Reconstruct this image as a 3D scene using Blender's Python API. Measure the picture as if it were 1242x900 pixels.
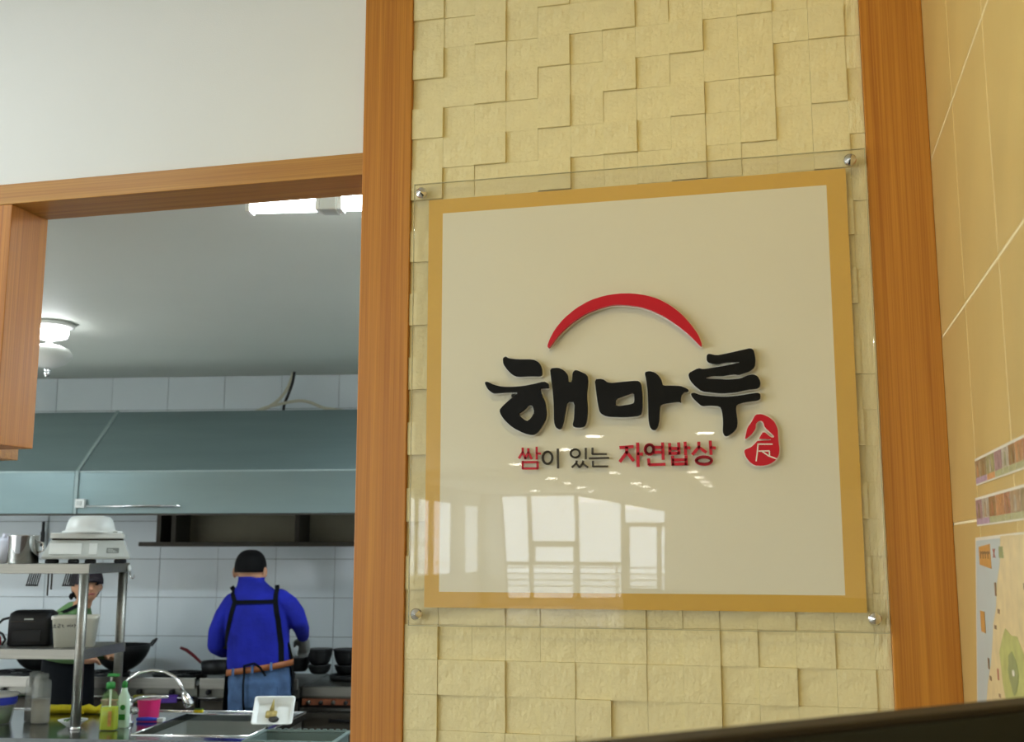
import bpy, bmesh, math, random
from mathutils import Vector, Matrix
from mathutils.geometry import tessellate_polygon
from mathutils.bvhtree import BVHTree

random.seed(7)
for o in list(bpy.data.objects):
    bpy.data.objects.remove(o, do_unlink=True)
scene = bpy.context.scene
COL = scene.collection
R = math.radians
EYE = 1.66            # camera height above the floor
DIST = 2.75           # camera distance from the sign wall (the plane y = 0)
CEIL = 3.45           # dining hall ceiling
KCEIL = 2.85          # kitchen ceiling

# ------------------------------------------------------------------ camera
cd = bpy.data.cameras.new('camera')
cam = bpy.data.objects.new('camera', cd)
COL.objects.link(cam)
cd.sensor_fit = 'HORIZONTAL'
cd.sensor_width = 36.0
cd.lens = 1365.0 / 1242.0 * 36.0
cd.clip_start = 0.05
cd.clip_end = 200
cam.location = (0, -DIST, EYE)
cam.rotation_euler = (R(90 + 9.09), 0, R(13.83))
cd.dof.use_dof = True
cd.dof.focus_distance = 2.95
cd.dof.aperture_fstop = 5.2
scene.camera = cam

# ------------------------------------------------------------------ view, world
scene.view_settings.view_transform = 'Standard'
scene.view_settings.look = 'None'
scene.view_settings.exposure = 0.0
scene.view_settings.gamma = 1.0
scene.view_settings.use_curve_mapping = False
world = bpy.data.worlds.new('overcast_sky')
scene.world = world
world.use_nodes = True
bg = world.node_tree.nodes['Background']
bg.inputs['Color'].default_value = (0.98, 0.99, 1.0, 1)
bg.inputs['Strength'].default_value = 6.7

def area_light(name, loc, size, power, color, rot=(0, 0, 0), shape='DISK', size_y=None, spread=180):
    l = bpy.data.lights.new(name, 'AREA')
    l.shape = shape
    l.size = size
    if size_y: l.size_y = size_y
    l.energy = power
    l.color = color
    l.spread = R(spread)
    o = bpy.data.objects.new(name, l)
    o.location = loc
    o.rotation_euler = rot
    COL.objects.link(o)
    return o

# ------------------------------------------------------------------ materials
MATS = {}
def srgb(r, g, b):
    f = lambda c: (c / 255 / 12.92) if c / 255 <= 0.04045 else ((c / 255 + 0.055) / 1.055) ** 2.4
    return (f(r), f(g), f(b))

def mat(name, col, rough=0.5, metal=0.0, vary=0.06, vscale=6.0, bump=0.0, bscale=60.0, coat=0.0, trans=0.0,
        ior=1.45, spec=0.5, emit=None, estr=0.0, aniso=None, alpha=1.0, sss=0.0):
    if name in MATS: return MATS[name]
    m = bpy.data.materials.new(name)
    m.use_nodes = True
    nt = m.node_tree
    b = nt.nodes['Principled BSDF']
    b.inputs['Roughness'].default_value = rough
    b.inputs['Metallic'].default_value = metal
    b.inputs['Specular IOR Level'].default_value = spec
    b.inputs['IOR'].default_value = ior
    b.inputs['Coat Weight'].default_value = coat
    b.inputs['Coat Roughness'].default_value = 0.03
    b.inputs['Transmission Weight'].default_value = trans
    b.inputs['Alpha'].default_value = alpha
    if sss:
        b.inputs['Subsurface Weight'].default_value = sss
        b.inputs['Subsurface Radius'].default_value = (0.01, 0.004, 0.002)
    if emit:
        b.inputs['Emission Color'].default_value = (*emit, 1)
        b.inputs['Emission Strength'].default_value = estr
    tc = nt.nodes.new('ShaderNodeTexCoord')
    mp = nt.nodes.new('ShaderNodeMapping')
    nt.links.new(tc.outputs['Object'], mp.inputs['Vector'])
    if aniso: mp.inputs['Scale'].default_value = aniso
    n = nt.nodes.new('ShaderNodeTexNoise')
    n.inputs['Scale'].default_value = vscale
    n.inputs['Detail'].default_value = 4
    nt.links.new(mp.outputs['Vector'], n.inputs['Vector'])
    rp = nt.nodes.new('ShaderNodeValToRGB')
    rp.color_ramp.elements[0].position = 0.3
    rp.color_ramp.elements[1].position = 0.7
    rp.color_ramp.elements[0].color = (*[max(0, c * (1 - vary)) for c in col], 1)
    rp.color_ramp.elements[1].color = (*[min(1, c * (1 + vary)) for c in col], 1)
    nt.links.new(n.outputs['Fac'], rp.inputs['Fac'])
    nt.links.new(rp.outputs['Color'], b.inputs['Base Color'])
    if bump:
        n2 = nt.nodes.new('ShaderNodeTexNoise')
        n2.inputs['Scale'].default_value = bscale
        n2.inputs['Detail'].default_value = 6
        nt.links.new(mp.outputs['Vector'], n2.inputs['Vector'])
        bp = nt.nodes.new('ShaderNodeBump')
        bp.inputs['Strength'].default_value = 1.0
        bp.inputs['Distance'].default_value = bump
        nt.links.new(n2.outputs['Fac'], bp.inputs['Height'])
        nt.links.new(bp.outputs['Normal'], b.inputs['Normal'])
    MATS[name] = m
    return m

def wood(name, axis, dark, light):
    m = bpy.data.materials.new(name)
    m.use_nodes = True
    nt = m.node_tree
    b = nt.nodes['Principled BSDF']
    b.inputs['Roughness'].default_value = 0.42
    tc = nt.nodes.new('ShaderNodeTexCoord')
    cols = []
    for k, (across, along, det) in enumerate(((62, 0.45, 4), (260, 2.0, 3))):
        mp = nt.nodes.new('ShaderNodeMapping')
        s = [across] * 3
        s[axis] = along
        mp.inputs['Scale'].default_value = s
        nt.links.new(tc.outputs['Object'], mp.inputs['Vector'])
        n = nt.nodes.new('ShaderNodeTexNoise')
        n.inputs['Scale'].default_value = 1.0
        n.inputs['Detail'].default_value = det
        n.inputs['Distortion'].default_value = 0.6
        nt.links.new(mp.outputs['Vector'], n.inputs['Vector'])
        cols.append(n)
    mx = nt.nodes.new('ShaderNodeMath')
    mx.operation = 'MULTIPLY_ADD'
    mx.inputs[1].default_value = 0.55
    ad = nt.nodes.new('ShaderNodeMath')
    ad.operation = 'MULTIPLY'
    ad.inputs[1].default_value = 0.45
    nt.links.new(cols[1].outputs['Fac'], ad.inputs[0])
    nt.links.new(cols[0].outputs['Fac'], mx.inputs[0])
    nt.links.new(ad.outputs[0], mx.inputs[2])
    rp = nt.nodes.new('ShaderNodeValToRGB')
    rp.color_ramp.elements[0].position = 0.36
    rp.color_ramp.elements[1].position = 0.64
    rp.color_ramp.elements[0].color = (*dark, 1)
    rp.color_ramp.elements[1].color = (*light, 1)
    nt.links.new(mx.outputs[0], rp.inputs['Fac'])
    nt.links.new(rp.outputs['Color'], b.inputs['Base Color'])
    bp = nt.nodes.new('ShaderNodeBump')
    bp.inputs['Distance'].default_value = 0.0006
    nt.links.new(mx.outputs[0], bp.inputs['Height'])
    nt.links.new(bp.outputs['Normal'], b.inputs['Normal'])
    return m

def clear_sheet(name, tint=(1, 1, 1), f0=0.04):
    """thin clear acrylic or glass: passes light straight through, mirrors by Schlick's law on each face"""
    m = bpy.data.materials.new(name)
    m.use_nodes = True
    nt = m.node_tree
    nt.nodes.clear()
    out = nt.nodes.new('ShaderNodeOutputMaterial')
    mix = nt.nodes.new('ShaderNodeMixShader')
    tr = nt.nodes.new('ShaderNodeBsdfTransparent')
    tr.inputs['Color'].default_value = (*tint, 1)
    gl = nt.nodes.new('ShaderNodeBsdfGlossy')
    gl.inputs['Roughness'].default_value = 0.0
    ge = nt.nodes.new('ShaderNodeNewGeometry')
    dt = nt.nodes.new('ShaderNodeVectorMath')
    dt.operation = 'DOT_PRODUCT'
    nt.links.new(ge.outputs['Normal'], dt.inputs[0])
    nt.links.new(ge.outputs['Incoming'], dt.inputs[1])
    def math_node(op, a, b):
        n = nt.nodes.new('ShaderNodeMath')
        n.operation = op
        for i, v in enumerate((a, b)):
            if v is None: continue
            if isinstance(v, (int, float)): n.inputs[i].default_value = v
            else: nt.links.new(v, n.inputs[i])
        return n.outputs[0]
    c = math_node('ABSOLUTE', dt.outputs['Value'], None)
    c = math_node('SUBTRACT', 1.0, c)
    c = math_node('POWER', c, 5.0)
    c = math_node('MULTIPLY', c, 1 - f0)
    c = math_node('ADD', c, f0)
    nt.links.new(c, mix.inputs[0])
    nt.links.new(tr.outputs[0], mix.inputs[1])
    nt.links.new(gl.outputs[0], mix.inputs[2])
    nt.links.new(mix.outputs[0], out.inputs[0])
    return m

def emitter(name, col, strength):
    m = bpy.data.materials.new(name)
    m.use_nodes = True
    b = m.node_tree.nodes['Principled BSDF']
    b.inputs['Base Color'].default_value = (*col, 1)
    b.inputs['Emission Color'].default_value = (*col, 1)
    b.inputs['Emission Strength'].default_value = strength
    return m

# ------------------------------------------------------------------ mesh helpers
class MB:
    """collects shapes, then becomes ONE mesh object"""
    def __init__(self):
        self.v, self.f, self.m, self.s = [], [], [], []
    def add(self, vs, fs, mi=0, smooth=False):
        n = len(self.v)
        self.v += [tuple(p) for p in vs]
        for q in fs:
            self.f.append([i + n for i in q])
            self.m.append(mi)
            self.s.append(smooth)
        return self
    def box(self, c, s, rot=None, mi=0):
        hx, hy, hz = s[0] / 2, s[1] / 2, s[2] / 2
        vs = [Vector((x, y, z)) for x in (-hx, hx) for y in (-hy, hy) for z in (-hz, hz)]
        if rot is not None: vs = [rot @ v for v in vs]
        vs = [v + Vector(c) for v in vs]
        return self.add(vs, [(0, 1, 3, 2), (4, 6, 7, 5), (0, 4, 5, 1), (2, 3, 7, 6), (0, 2, 6, 4), (1, 5, 7, 3)], mi)
    def span(self, a, b, mi=0):
        return self.box([(a[i] + b[i]) / 2 for i in range(3)], [abs(b[i] - a[i]) for i in range(3)], None, mi)
    def lathe(self, prof, c=(0, 0, 0), seg=24, mi=0, sx=1.0, sy=1.0, smooth=True, rot=None):
        """profile [(radius, z)] turned about z"""
        vs, fs = [], []
        n = len(prof)
        for k in range(seg):
            a = 2 * math.pi * k / seg
            for r, z in prof:
                p = Vector((max(r, 1e-5) * math.cos(a) * sx, max(r, 1e-5) * math.sin(a) * sy, z))
                if rot is not None: p = rot @ p
                vs.append(p + Vector(c))
        for k in range(seg):
            k2 = (k + 1) % seg
            for i in range(n - 1):
                fs.append((k * n + i, k2 * n + i, k2 * n + i + 1, k * n + i + 1))
        self.add(vs, fs, mi, smooth)
        self.add([vs[k * n] for k in range(seg)], [tuple(range(seg))[::-1]], mi)
        self.add([vs[k * n + n - 1] for k in range(seg)], [tuple(range(seg))], mi)
        return self
    def tube(self, path, r, seg=10, mi=0, smooth=True, cap=True):
        """round bar along a path; r a number or one per point"""
        P = [Vector(p) for p in path]
        rs = r if isinstance(r, (list, tuple)) else [r] * len(P)
        vs, fs = [], []
        prev = None
        for i, p in enumerate(P):
            t = (P[min(i + 1, len(P) - 1)] - P[max(i - 1, 0)]).normalized()
            if prev is None:
                a = Vector((0, 0, 1)) if abs(t.z) < 0.9 else Vector((1, 0, 0))
                prev = t.cross(a).normalized()
            x = (prev - t * prev.dot(t)).normalized()
            prev = x
            y = t.cross(x)
            for k in range(seg):
                an = 2 * math.pi * k / seg
                vs.append(p + (x * math.cos(an) + y * math.sin(an)) * rs[i])
        for i in range(len(P) - 1):
            for k in range(seg):
                k2 = (k + 1) % seg
                fs.append((i * seg + k, i * seg + k2, (i + 1) * seg + k2, (i + 1) * seg + k))
        self.add(vs, fs, mi, smooth)
        if cap:
            self.add(vs[:seg], [tuple(range(seg))[::-1]], mi)
            self.add(vs[-seg:], [tuple(range(seg))], mi)
        return self
    def loft(self, rings, mi=0, smooth=True, cap=True):
        n = len(rings[0])
        vs = [p for r in rings for p in r]
        fs = []
        for i in range(len(rings) - 1):
            for k in range(n):
                k2 = (k + 1) % n
                fs.append((i * n + k, i * n + k2, (i + 1) * n + k2, (i + 1) * n + k))
        self.add(vs, fs, mi, smooth)
        if cap:
            self.add(rings[0], [tuple(range(n))[::-1]], mi)
            self.add(rings[-1], [tuple(range(n))], mi)
        return self
    def prism(self, loops, to3, d0, d1, mi=0):
        """flat outline (outer loop first, then holes) given thickness; to3(a, b, d) places a point"""
        lp = [[Vector((p[0], p[1], 0)) for p in l] for l in loops]
        tri = tessellate_polygon(lp)
        flat = [p for l in loops for p in l]
        n = len(flat)
        vs = [to3(p[0], p[1], d0) for p in flat] + [to3(p[0], p[1], d1) for p in flat]
        fs = [tuple(t) for t in tri] + [tuple(i + n for i in reversed(t)) for t in tri]
        o = 0
        for l in loops:
            k = len(l)
            for i in range(k):
                j = (i + 1) % k
                fs.append((o + i, o + j, o + j + n, o + i + n))
            o += k
        return self.add(vs, fs, mi)
    def build(self, name, mats, parent=None, loc=None, rotz=0.0, bevel=0.0, subsurf=0, seg=2):
        me = bpy.data.meshes.new(name)
        me.from_pydata(self.v, [], self.f)
        if not isinstance(mats, (list, tuple)): mats = [mats]
        for m in mats: me.materials.append(m)
        me.polygons.foreach_set('material_index', self.m)
        me.polygons.foreach_set('use_smooth', self.s)
        bm = bmesh.new()
        bm.from_mesh(me)
        bmesh.ops.remove_doubles(bm, verts=bm.verts, dist=1e-5)
        bmesh.ops.recalc_face_normals(bm, faces=bm.faces)
        bm.to_mesh(me)
        bm.free()
        o = bpy.data.objects.new(name, me)
        COL.objects.link(o)
        if parent is not None: o.parent = parent
        if loc is not None: o.location = loc
        o.rotation_euler.z = rotz
        if bevel:
            b = o.modifiers.new('bevel', 'BEVEL')
            b.width = bevel
            b.segments = seg
            b.limit_method = 'ANGLE'
            b.angle_limit = R(40)
        if subsurf:
            s = o.modifiers.new('subsurf', 'SUBSURF')
            s.levels = s.render_levels = subsurf
        return o

def tag(o, label, cat, group=None, kind=None):
    o['label'] = label
    if cat: o['category'] = cat
    if group: o['group'] = group
    if kind: o['kind'] = kind
    return o
def structure(o, label=None):
    o['kind'] = 'structure'
    if label: o['label'] = label
    return o
def thing(name, label, cat, loc=(0, 0, 0), rotz=0.0, group=None):
    o = bpy.data.objects.new(name, None)
    o.empty_display_size = 0.05
    COL.objects.link(o)
    o.location = loc
    o.rotation_euler.z = rotz
    return tag(o, label, cat, group)
def share(src, name, parent, loc, scale=None):
    o = bpy.data.objects.new(name, src if isinstance(src, bpy.types.Mesh) else src.data)
    COL.objects.link(o)
    o.parent = parent
    o.location = loc
    if scale: o.scale = scale
    return o
def copy_tree(o, parent=None):
    c = o.copy()
    COL.objects.link(c)
    c.parent = parent
    for ch in list(o.children): copy_tree(ch, c)
    return c

# kitchen frame: its tiled back wall stands 8.7 degrees off the sign wall.
# u runs along that wall, v comes out of it towards the dining hall, z is up
KROT = R(8.71)
KO = Vector((-3.353, 4.275, 0))
DU = Vector((math.cos(KROT), math.sin(KROT), 0))
DV = Vector((math.sin(KROT), -math.cos(KROT), 0))
def K(u, v, z=0.0): return KO + DU * u + DV * v + Vector((0, 0, z))
def kthing(name, label, cat, u, v, z=0.0, rz=0.0, group=None):
    return thing(name, label, cat, K(u, v, z), KROT + rz, group)
def kput(o, u, v, z=0.0, rz=0.0):
    o.location = K(u, v, z)
    o.rotation_euler.z = KROT + rz
    return o
# ================================================================== materials used
M_wood_v = wood('oak_veneer_upright', 2, srgb(172, 104, 30), srgb(206, 140, 50))
M_wood_h = wood('oak_veneer_lengthwise', 0, srgb(168, 110, 46), srgb(198, 146, 66))
M_paint = mat('white_wall_paint', srgb(238, 240, 238), 0.75, vary=0.015, vscale=1.5, bump=0.0004, bscale=300)
M_stone = mat('cream_split_stone', srgb(238, 226, 178), 0.85, vary=0.05, vscale=14, bump=0.003, bscale=85)
M_stoneback = mat('cream_mortar', srgb(210, 192, 136), 0.95, vary=0.05)
M_walltile = mat('beige_glazed_tile', srgb(204, 176, 112), 0.3, vary=0.07, vscale=3.0, bump=0.0003, bscale=25)
M_grout_b = mat('pale_cream_grout', srgb(240, 226, 186), 0.9, vary=0.03)
M_ktile = mat('white_kitchen_tile', srgb(214, 222, 224), 0.12, vary=0.02, vscale=2.0, bump=0.0002, bscale=12)
M_kgrout = mat('grey_kitchen_grout', srgb(120, 124, 122), 0.9, vary=0.05)
M_kceil = mat('grey_white_ceiling', srgb(214, 218, 208), 0.6, vary=0.02, vscale=1.2)
M_hceil = mat('hall_ceiling_white', srgb(232, 232, 226), 0.8, vary=0.02)
M_floor = mat('hall_floor_tile', srgb(150, 144, 132), 0.35, vary=0.1, vscale=1.0)
M_kfloor = mat('kitchen_floor_tile', srgb(96, 84, 74), 0.4, vary=0.1, vscale=3.0)
M_steel = mat('brushed_steel', srgb(152, 150, 142), 0.42, 1.0, vary=0.08, vscale=3, aniso=(1, 30, 30))
M_steel_dk = mat('worn_steel', srgb(120, 120, 112), 0.38, 1.0, vary=0.12, vscale=5)
M_counter = mat('wet_steel_worktop', srgb(150, 152, 150), 0.16, 1.0, vary=0.1, vscale=4)
M_chrome = mat('chrome', srgb(225, 225, 225), 0.06, 1.0, vary=0.02)
M_hood = mat('teal_grey_hood_steel', srgb(122, 140, 140), 0.3, 0.5, vary=0.05, vscale=2.5, aniso=(0.6, 4, 4))
M_seam = mat('pale_hood_seam', srgb(150, 166, 164), 0.5, 0.2)
M_black = mat('black_iron', srgb(26, 26, 26), 0.45, 0.2, vary=0.2, vscale=12)
M_blackp = mat('black_plastic', srgb(24, 25, 27), 0.5, vary=0.1)
M_dark = mat('dark_grimy_metal', srgb(66, 61, 52), 0.55, 0.3, vary=0.15, vscale=5)
M_darkpanel = mat('dark_olive_panel', srgb(146, 138, 116), 0.5, 0.2, vary=0.1, vscale=3)
M_whitep = mat('white_plastic', srgb(226, 228, 222), 0.35, vary=0.02)
M_whiteg = mat('grey_white_plastic', srgb(196, 200, 194), 0.4, vary=0.03)
M_cream = mat('cream_plastic', srgb(214, 212, 196), 0.4, vary=0.03)
M_pink = mat('pink_plastic', srgb(226, 50, 120), 0.35, vary=0.03)
M_pinkd = mat('dark_pink_plastic', srgb(176, 40, 92), 0.4, vary=0.04)
M_red = mat('red_plastic', srgb(190, 20, 50), 0.35, vary=0.04)
M_yellow = mat('yellow_plastic', srgb(228, 210, 30), 0.5, vary=0.08, vscale=30)
M_blue = mat('blue_plastic', srgb(46, 62, 190), 0.4, vary=0.05)
M_purple = mat('purple_plastic', srgb(84, 48, 150), 0.4, vary=0.05)
M_green = mat('green_plastic', srgb(40, 130, 50), 0.4, vary=0.05)
M_leaf = mat('green_vegetable', srgb(76, 112, 44), 0.6, vary=0.35, vscale=40)
M_clearp = mat('frosted_plastic', srgb(205, 210, 204), 0.35, vary=0.02, alpha=0.3)
M_brownsauce = mat('brown_sauce', srgb(132, 120, 92), 0.6, vary=0.06)
M_darksauce = mat('dark_seasoning', srgb(44, 42, 38), 0.6, vary=0.15)
M_crate = mat('grey_green_plastic', srgb(108, 124, 118), 0.5, vary=0.04)
M_bag = mat('white_plastic_bag', srgb(225, 226, 236), 0.4, vary=0.04, bump=0.004, bscale=30)
M_beigecable = mat('beige_conduit', srgb(188, 184, 160), 0.5, vary=0.05)
M_basin = mat('satin_basin_steel', srgb(170, 174, 168), 0.45, 0.6, vary=0.08, vscale=4)
M_clear = clear_sheet('clear_acrylic')
M_glass = clear_sheet('window_glass', (0.96, 0.98, 0.97))
M_glass_far = clear_sheet('dimmed_window_glass', (0.84, 0.88, 0.92))  # tint added to dim these windows in the sign's mirror image
M_frame = mat('grey_window_frame', srgb(150, 148, 142), 0.5, vary=0.03)

# ================================================================== the setting: dining hall
HS = (CEIL - EYE) / 1.56                 # the far hall was measured in the sign's mirror image, to the scale of its ceiling height
XL, XR, YB = -8.3 * HS, 4.2, DIST - HS * (27.5 + DIST)
def hx(x): return x * HS
def hz(z): return EYE + (z - EYE) * HS
def hy(y): return DIST - HS * (DIST - y) if y < -8 else y
TH = 0.15                                   # thickness of the wall with the opening
OPX0, OPX1, OPZ = -2.183, -1.088, 2.665     # opening into the kitchen, inside its wooden frame
# floor and ceilings
structure(MB().span((XL, YB, -0.1), (XR, 0.15, 0)).build('floor', M_floor), 'brown tiled floor of the dining hall')
structure(MB().span((XL, YB, CEIL), (XR, 0.15, CEIL + 0.1)).build('ceiling', M_hceil), 'white ceiling of the dining hall')
# painted front wall: pieces around the openings are one wall
b = MB()
b.span((OPX0 - 0.14, 0, 2.73), (-1.088, TH, CEIL))          # above the wooden beam
b.span((XL, 0, 2.30), (OPX0 - 0.14, TH, CEIL))              # above the lower opening on the left
b.span((XL, 0, 0), (-4.6, TH, 2.30))
b.span((-4.6, 0, 0), (-1.088, TH, 0.80))                    # parapet under the openings
b.span((-0.95, 0.03, 0), (0.21, TH, CEIL))                  # behind the stone facing
b.span((0.356, 0, 0), (XR, TH, CEIL))
structure(b.build('wall_front', M_paint), 'white painted wall above the wooden beam')
# wooden frame members, each its own trim
structure(MB().span((-1.088, -0.02, 0), (-0.951, TH + 0.02, CEIL)).build('trim_1', M_wood_v, bevel=0.002), 'oak post between the kitchen opening and the stone wall')
structure(MB().span((0.2095, -0.02, 0), (0.3548, TH, CEIL)).build('trim_2', M_wood_v, bevel=0.002), 'oak post in the corner by the beige tiles')
structure(MB().span((OPX0 - 0.14, -0.012, OPZ), (-1.0885, TH + 0.005, 2.727)).build('trim_3', M_wood_h, bevel=0.002), 'oak beam across the top of the kitchen opening')
structure(MB().span((OPX0 - 0.14, -0.0115, 1.96), (OPX0, TH + 0.0045, OPZ - 0.0005)).build('trim_4', M_wood_v, bevel=0.002), 'short oak post hanging at the left edge')
structure(MB().span((-4.6, 0.16, 1.94), (-2.343, 0.30, 2.34)).build('trim_5', M_wood_h, bevel=0.002), 'lower oak header behind the hanging post')
structure(MB().span((-4.6, 0.0, 1.985), (OPX0 - 0.1405, TH, 2.2995)).build('trim_6', M_wood_h, bevel=0.002))
structure(MB().span((-4.62, -0.03, 0.8005), (-1.0895, TH + 0.03, 0.84)).build('trim_7', M_wood_h, bevel=0.003))

# ---- split stone facing: each stone a piece of its own
TW, THt = 1.160 / 13.42, 0.0847
stone_wall = structure(MB().span((-0.9505, 0.012, 0), (0.209, 0.0295, CEIL)).build('wall_stone', M_stoneback), 'cream split stone wall behind the sign')
def stone_mesh(seed):
    rnd = random.Random(seed)
    n = 5
    w, h, d = TW * 0.994, THt * 0.994, 0.010
    vs, fs = [], []
    for j in range(n):
        for i in range(n):
            x, z = -w / 2 + w * i / (n - 1), -h / 2 + h * j / (n - 1)
            edge = i in (0, n - 1) or j in (0, n - 1)
            vs.append((x, -d + (0.0 if edge else rnd.uniform(-0.0016, 0.0006)), z))
    for j in range(n - 1):
        for i in range(n - 1):
            fs.append((j * n + i, j * n + i + 1, (j + 1) * n + i + 1, (j + 1) * n + i))
    ring = [i for i in range(n)] + [j * n + n - 1 for j in range(1, n)] + [(n - 1) * n + i for i in range(n - 2, -1, -1)] + [j * n for j in range(n - 2, 0, -1)]
    k0 = len(vs)
    for i in ring: vs.append((vs[i][0], 0.012, vs[i][2]))
    for a in range(len(ring)):
        c = (a + 1) % len(ring)
        fs.append((ring[a], k0 + a, k0 + c, ring[c]))
    me = bpy.data.meshes.new('stone_tile')
    me.from_pydata(vs, [], fs)
    me.materials.append(M_stone)
    return me
stones = [stone_mesh(i) for i in range(6)]
rs = random.Random(3)
Z0 = 1.270 + 0.04                                            # a bed joint measured low on the wall
k = 0
for r in range(-7, 24):
    zc = Z0 + (r + 0.5) * THt
    if zc > CEIL - 0.02: continue
    for c in range(14):
        x0 = -0.9505 + c * TW
        x1 = min(x0 + TW, 0.209)
        xc = (x0 + x1) / 2
        proud = (c % 2 == 0) and ((r + c // 2) % 2 == 1)
        d = 0.0085 if proud else rs.choice((0.0, 0.001, 0.0015, 0.0025, 0.004))
        if zc < 1.47 and rs.random() < 0.35: d = rs.choice((0.0, 0.003, 0.006, 0.008))
        if 1.60 < zc < 2.48 and -0.87 < xc < 0.12: continue   # wholly behind the opaque sign face
        o = share(stones[rs.randrange(6)], 'stone_tile', stone_wall, (xc, 0.004 - d, zc), ((x1 - x0) / TW * 0.999, 1, 1))
        k += 1

# ---- beige tiled side wall on the right
WX = 0.355
RWEND = -2.4
rw = structure(MB().span((WX + 0.0009, RWEND, 0), (WX + 0.20, -0.0215, CEIL)).build('wall_right', M_grout_b), 'beige tiled side wall')
tw, th = 0.378, 0.430
bt = MB()
e = 0.0022
bt.add([(0.004, -tw / 2 + e, -th / 2 + e), (0.004, tw / 2 - e, -th / 2 + e), (0.004, tw / 2 - e, th / 2 - e), (0.004, -tw / 2 + e, th / 2 - e),
        (0.0012, -tw / 2 + e, -th / 2 + e), (0.0012, tw / 2 - e, -th / 2 + e), (0.0012, tw / 2 - e, th / 2 - e), (0.0012, -tw / 2 + e, th / 2 - e),
        (0, -tw / 2 + e + .0015, -th / 2 + e + .0015), (0, tw / 2 - e - .0015, -th / 2 + e + .0015), (0, tw / 2 - e - .0015, th / 2 - e - .0015), (0, -tw / 2 + e + .0015, th / 2 - e - .0015)],
       [(0, 1, 5, 4), (1, 2, 6, 5), (2, 3, 7, 6), (3, 0, 4, 7), (4, 5, 9, 8), (5, 6, 10, 9), (6, 7, 11, 10), (7, 4, 8, 11), (8, 9, 10, 11)])
first = None
for c in range(6):
    yc = -0.012 - tw / 2 - c * tw
    for r in range(7):
        zc = 2.15 + (r - 4.5) * th
        if zc + th / 2 > CEIL + 0.2 or yc - tw / 2 < RWEND: continue
        if zc < 0.2: continue
        sc = 1.0
        if zc + th / 2 > CEIL: continue
        if first is None:
            first = bt.build('wall_tile', M_walltile, rw, (WX, yc, zc))
        else:
            share(first, 'wall_tile', rw, (WX, yc, zc))
for c in range(6):                                           # cut top course
    yc = -0.012 - tw / 2 - c * tw
    if yc - tw / 2 < RWEND: continue
    zb = 2.15 + 2 * th
    h = CEIL - zb
    share(first, 'wall_tile', rw, (WX, yc, zb + h / 2), (1, 1, h / th))

# ---- hall side walls, far window wall, windows
def wall_with_holes(name, x0, x1, z0, z1, holes, to3, d0, d1, m):
    b = MB()
    b.prism([[(x0, z0), (x1, z0), (x1, z1), (x0, z1)]] + holes, to3, d0, d1)
    return structure(b.build(name, m))
OPEN = [(hx(x), hz(z)) for x, z in ((-7.78, 3.19), (-5.62, 3.185), (-4.41, 2.96), (-3.22, 2.73), (-3.27, 0.41), (-7.59, 0.37))]
far3 = lambda a, c, d: (a, YB - d, c)
wall_with_holes('wall_back', XL, XR, 0, CEIL, [OPEN], far3, 0.0, 0.2, M_paint)
def bar(b, p, q, w, to3, d0, d1):
    dx, dz = q[0] - p[0], q[1] - p[1]
    l = math.hypot(dx, dz)
    nx, nz = -dz / l * w / 2, dx / l * w / 2
    b.prism([[(p[0] + nx, p[1] + nz), (q[0] + nx, q[1] + nz), (q[0] - nx, q[1] - nz), (p[0] - nx, p[1] - nz)]], to3, d0, d1)
win1 = MB()
for i in range(6): bar(win1, OPEN[i], OPEN[(i + 1) % 6], 0.10, far3, 0.02, 0.14)
win1o = structure(win1.build('window_1', M_frame), 'tall slanted window wall at the far end of the hall')
for p, q, w in (((-6.97, 3.18), (-6.89, 0.38), 0.11), ((-5.65, 3.18), (-5.62, 0.39), 0.11), ((-4.38, 2.95), (-4.41, 0.40), 0.11),
                ((-6.92, 1.85), (-5.64, 1.85), 0.16), ((-7.63, 1.33), (-4.40, 1.32), 0.10), ((-4.38, 2.36), (-3.23, 2.35), 0.12),
                ((-4.27, 2.34), (-4.29, 0.41), 0.12), ((-3.42, 2.34), (-3.45, 0.41), 0.12), ((-6.84, 1.79), (-6.84, 1.36), 0.08),
                ((-5.70, 1.79), (-5.70, 1.36), 0.08)):
    m = MB()
    bar(m, (hx(p[0]), hz(p[1])), (hx(q[0]), hz(q[1])), w * HS, far3, 0.03, 0.13)
    m.build('mullion', M_frame, win1o)
for x0, x1, zt in ((-7.70, -6.97, 3.14), (-6.90, -5.68, 3.12), (-5.60, -4.44, 2.96), (-4.34, -3.26, 2.76)):
    m = MB()
    m.prism([[(hx(x0), hz(0.45)), (hx(x1), hz(0.45)), (hx(x1), hz(zt)), (hx(x0), hz(zt))]], far3, 0.07, 0.076)
    m.build('pane', M_glass_far, win1o)
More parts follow.
